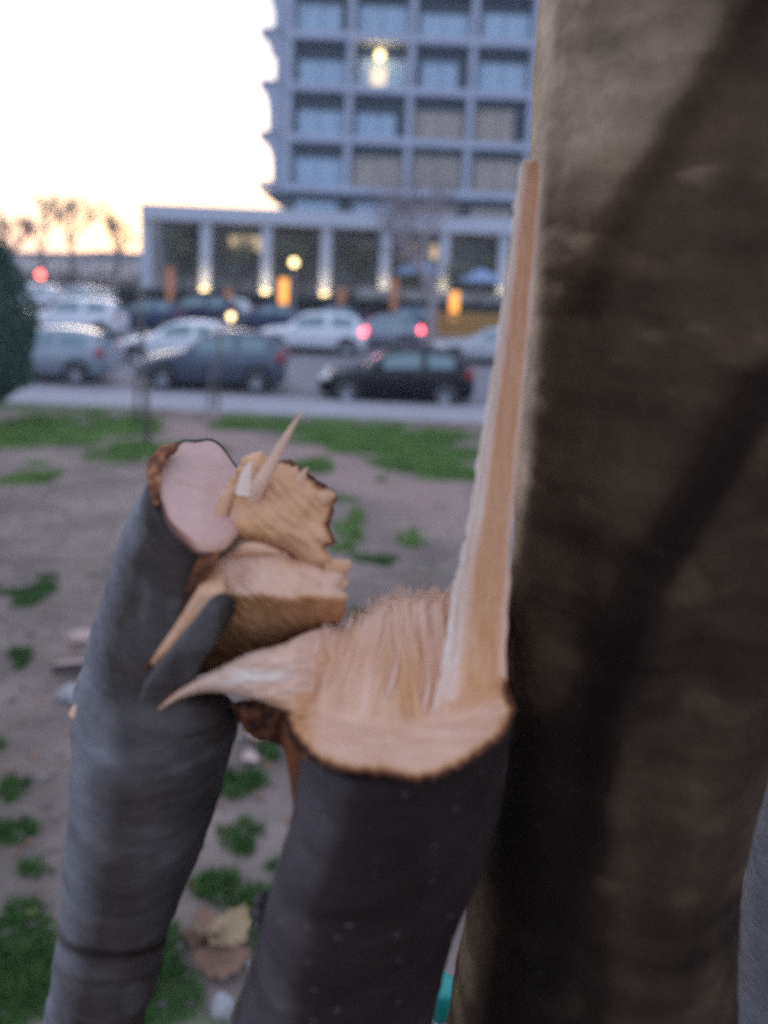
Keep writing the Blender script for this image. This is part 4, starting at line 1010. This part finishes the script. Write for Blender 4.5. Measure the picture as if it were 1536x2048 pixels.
# torn face of the stump
F_ = [(1016,1362),(1028,1400),(1027,1440),(990,1488),(940,1522),(890,1550),(838,1562),(770,1552),(700,1545),(650,1530),(612,1512),(582,1480),(566,1440),(570,1400),(585,1340),(610,1290),(640,1262),(690,1252),(730,1228),(765,1208),(800,1196),(850,1192),(885,1188),(915,1190),(940,1150),(975,1140),(1005,1200),(1010,1300)]
def f_dep(x, y):
    lip = 1452 - ((x - 800) / 230) ** 2 * 55
    v = .440 - .00043 * max(0, y - lip) + .00022 * max(0, lip - y)   # flat saw-like lip low, rising torn face above
    v += .00016 * max(0, 650 - x)
    return v
def f_rib(x, y):
    lip = 1452 - ((x - 800) / 230) ** 2 * 55; up = sm(lip + 5, lip - 30, y)
    u = x + (y - 1400) * (.25 if x < 780 else -.12)
    return up * (.0045 * nz(u, y * .12, .045, 4) + .0030 * nz(u, y * .08, .11, 8) + .0006 * nz(u, y * .1, .3, 2)) + (1 - up) * .0014 * nz(x * .4, y, .06, 5)
def f_tone(x, y, d):
    lip = 1452 - ((x - 800) / 230) ** 2 * 55; up = sm(lip + 5, lip - 30, y); u = x + (y - 1400) * (.25 if x < 780 else -.12)
    v = up * (.70 + .10 * nz(u, y * .12, .05, 4) + .06 * nz(u, y * .1, .2, 3) + .03 * nz(u, y * .1, .5, 3)) + (1 - up) * (.74 + .08 * nz(x * .3, y, .05) + .06 * nz(x * .3, y, .2))
    v -= .20 * math.exp(-((x - 815) / 35) ** 2) * math.exp(-((y - 1370) / 70) ** 2)
    v -= .12 * sm(880, 940, x) * up
    v -= (.62 + .2 * nz(x, y, .05)) * sm(26 + 12 * nz(x, y, .04), 4, d) * sm(1390, 1470, y + abs(x - 800) * .3)
    v -= .26 * math.exp(-((x - 600) / 30) ** 2) * sm(1340, 1420, y)
    v += .12 * math.exp(-((x - 845) / 7) ** 2) * sm(1300, 1340, y) * sm(1440, 1400, y)
    v += .10 * math.exp(-((y - 1230) / 40) ** 2) * sm(700, 760, x)
    return v
tF = relief('torn_face', F_, f_dep, .006, .05, M['wood'], stump, f_tone, 4.5, f_rib, 20, jag=5)
tF['label'] = 'pinkish fibrous torn face with a smooth lower lip'
# pale sliver bridging to the left stem
H_ = [(312,1424),(345,1388),(390,1358),(440,1334),(500,1305),(560,1290),(620,1262),(680,1250),(700,1300),(690,1370),(660,1430),(600,1440),(560,1418),(520,1402),(470,1390),(420,1384),(370,1394),(335,1412)]
def h_tone(x, y, d):
    v = .80 + .10 * nz(x * .35, y, .05) + .16 * math.exp(-((x - 490) / 110) ** 2 - (((y - 1355) + (x - 490) * .1) / 22) ** 2)  # last term paints a soft highlight along the curve
    v -= .22 * sm(1378, 1412, y) * sm(480, 560, x) + .25 * sm(6, 0, d) * sm(400, 360, x)
    v -= .25 * math.exp(-((x - 655) / 26) ** 2 - ((y - 1350) / 60) ** 2)
    return v
tH = relief('torn_sliver', H_, lambda x, y: .444 + .000025 * max(0, 600 - x) + .00030 * max(0, x - 590) + .00025 * max(0, 1320 - y), .009, .02, M['wood'], stump, h_tone, 4.5,
    lambda x, y: sm(360, 520, x) * (.0022 * nz(x * .3 + y * .2, y, .09, 2) + .0012 * nz(x * .3 + y*.2, y, .25, 2)) + .004 * sm(600, 660, x) * nz(x, y * .2, .09, 6), 18, jag=3)
tH['label'] = 'pale curved sliver reaching across to the grey stem'
# dark underside of the hinge between the stems
U_ = [(462,1408),(500,1398),(550,1405),(600,1440),(625,1490),(612,1540),(600,1600),(588,1615),(580,1560),(570,1505),(545,1486),(515,1482),(492,1462),(474,1436)]
relief('hanging_bark', U_, lambda x, y: .462, .006, .02, M['wood'], stump, lambda x, y, d: .08 + .22 * nz(x, y, .05) + .15 * math.exp(-((x - 590) / 14) ** 2), 4.5, lambda x, y: .006 * nz(x, y, .04, 3) + .002 * nz(x, y, .15), 16, jag=7)['label'] = 'brown strip of bark hanging under the sliver'
spike([(600,1430,.436),(598,1480,.434),(597,1540,.436),(596,1612,.44)], [.010,.009,.006,.001], stump, .22, 'hanging_splinter')
spike([(640,1470,.428),(625,1500,.428),(612,1530,.43)], [.008,.006,.001], stump, .35, 'hanging_splinter')
# the long strip standing up along the trunk
SL = [(1180,905,1020),(1100,924,1020),(1000,944,1028),(850,966,1042),(700,990,1056),(550,1012,1068),(450,1024,1076),(380,1032,1081),(345,1037,1083),(327,1042,1080),(318,1050,1072)]
SL = [(1430,862,1016),(1340,880,1012),(1250,896,1014)] + SL
st = catmull([tuple(map(float, s)) for s in SL], 110); vs = []; tn = []; NC = 25
for i, (y, xl, xr_) in enumerate(st):
    for k in range(NC):
        u = k / (NC - 1); x = xl + (xr_ - xl) * u
        w_ = abs(2 * u - 1); t = i / 109
        dep = .444 + .006 * cl((1300 - y) / 1000) + .010 * (1 - w_ ** 2.2) * sm(1400, 1200, y) - .004 * math.exp(-((u - .08) / .08) ** 2)
        dep += .0010 * nz(x, y * .06, .25, 3)
        xx = x + 2.5 * nz(x, y, .03, k) + (6 * nz(0, y, .05, 1) if u < .1 else 0)
        vs.append(P(xx, y, dep))
        v = .51 + .12 * nz(x, y * .05, .15, 3) + .10 * nz(x, y * .04, .5, 3) + .42 * sm(.44, .22, u) + .32 * sm(.8, .97, u) + .4 * sm(.93, 1, t) + .15 * t
        tn.append(cl(v))
nf = len(vs)
for i, (y, xl, xr_) in enumerate(st):
    for k in range(NC):
        u = k / (NC - 1); vs.append(P(xl + (xr_ - xl) * (u * .9 + .05), y, .462 + .006 * cl((1300 - y) / 1000) + .008 * (1 - abs(2*u-1)))); tn.append(.4)
fs = []
for i in range(109):
    for k in range(NC - 1):
        fs.append((i*NC+k, i*NC+k+1, (i+1)*NC+k+1, (i+1)*NC+k)); fs.append((nf+i*NC+k, nf+(i+1)*NC+k, nf+(i+1)*NC+k+1, nf+i*NC+k+1))
    for k in (0, NC-1): fs.append((i*NC+k, (i+1)*NC+k, nf+(i+1)*NC+k, nf+i*NC+k))
fs.append(tuple(range(109*NC, 110*NC)) + tuple(range(nf + 110*NC - 1, nf + 109*NC - 1, -1)))
sp = mk('long_strip', vs, fs, M['wood'], stump, attr={'tone': tn}); sp['label'] = 'long tan strip of bare wood standing up along the trunk'
# fibres along the torn upper edge
rf = random.Random(31); vs = []; fs = []; tn = []
edge = [(640,1258),(690,1250),(730,1228),(765,1208),(800,1196),(850,1192),(885,1188),(915,1186),(930,1150),(942,1100)]
for _ in range(520):
    t = rf.random() * (len(edge) - 1); k = int(t); a, b_ = edge[k], edge[min(k+1, len(edge)-1)]; u = t - k
    x = a[0] + (b_[0]-a[0])*u; y = a[1] + (b_[1]-a[1])*u + rf.uniform(0, 26); L_ = rf.uniform(10, 40) * (1.2 if 740 < x < 860 else .8)
    d = f_dep(x, y) - rf.uniform(-.004, .006); an = rf.gauss(-.25 if x < 760 else .15, .35); w = rf.uniform(1.5, 4.5)
    p0 = P(x - w, y + 12, d); p1 = P(x + w, y + 12, d); p2 = P(x, y + 12, d - .0015); tip = P(x + math.sin(an) * L_, y - math.cos(an) * L_, d + rf.uniform(-.004, .004))
    n = len(vs); vs += [p0, p1, p2, tip]; fs += [(n, n+2, n+3), (n+2, n+1, n+3), (n+1, n, n+3)]; v = rf.uniform(.85, 1.0); tn += [v] * 4
o = mk('fibres', vs, fs, M['wood'], stump, attr={'tone': tn}, smooth=False); o['kind'] = 'stuff'
# raised fibre ridges on the torn face
for i, (x0, y0, x1, y1, w) in enumerate([(845,1425,862,1330,.0016),(770,1410,800,1290,.0014)]):
    spike([(x0, y0, f_dep(x0, y0) - .006), ((x0+x1)/2 + 4, (y0+y1)/2, f_dep((x0+x1)/2, (y0+y1)/2) - .0075), (x1, y1, f_dep(x1, y1) - .005)], [w*.5, w, w*.3], stump, .82, 'wood_ridge')
# small broken twig stubs on the grey stem and the stump
spike([(165,1418,.50),(152,1428,.498),(142,1436,.496)], [.006,.005,.003], stemL, .72, 'twig_stub', 1)
for k, (x, y) in enumerate([(502, 1795), (499, 1822), (502, 1850)]):
    b_o = spike([(x + 26, y, .447), (x + 14, y + 2, .442), (x + 4, y + 4, .441)], [.0035, .003, .0012], stump, .9, 'bark_bump', 1); b_o.data.materials[0] = M['bark_dark']
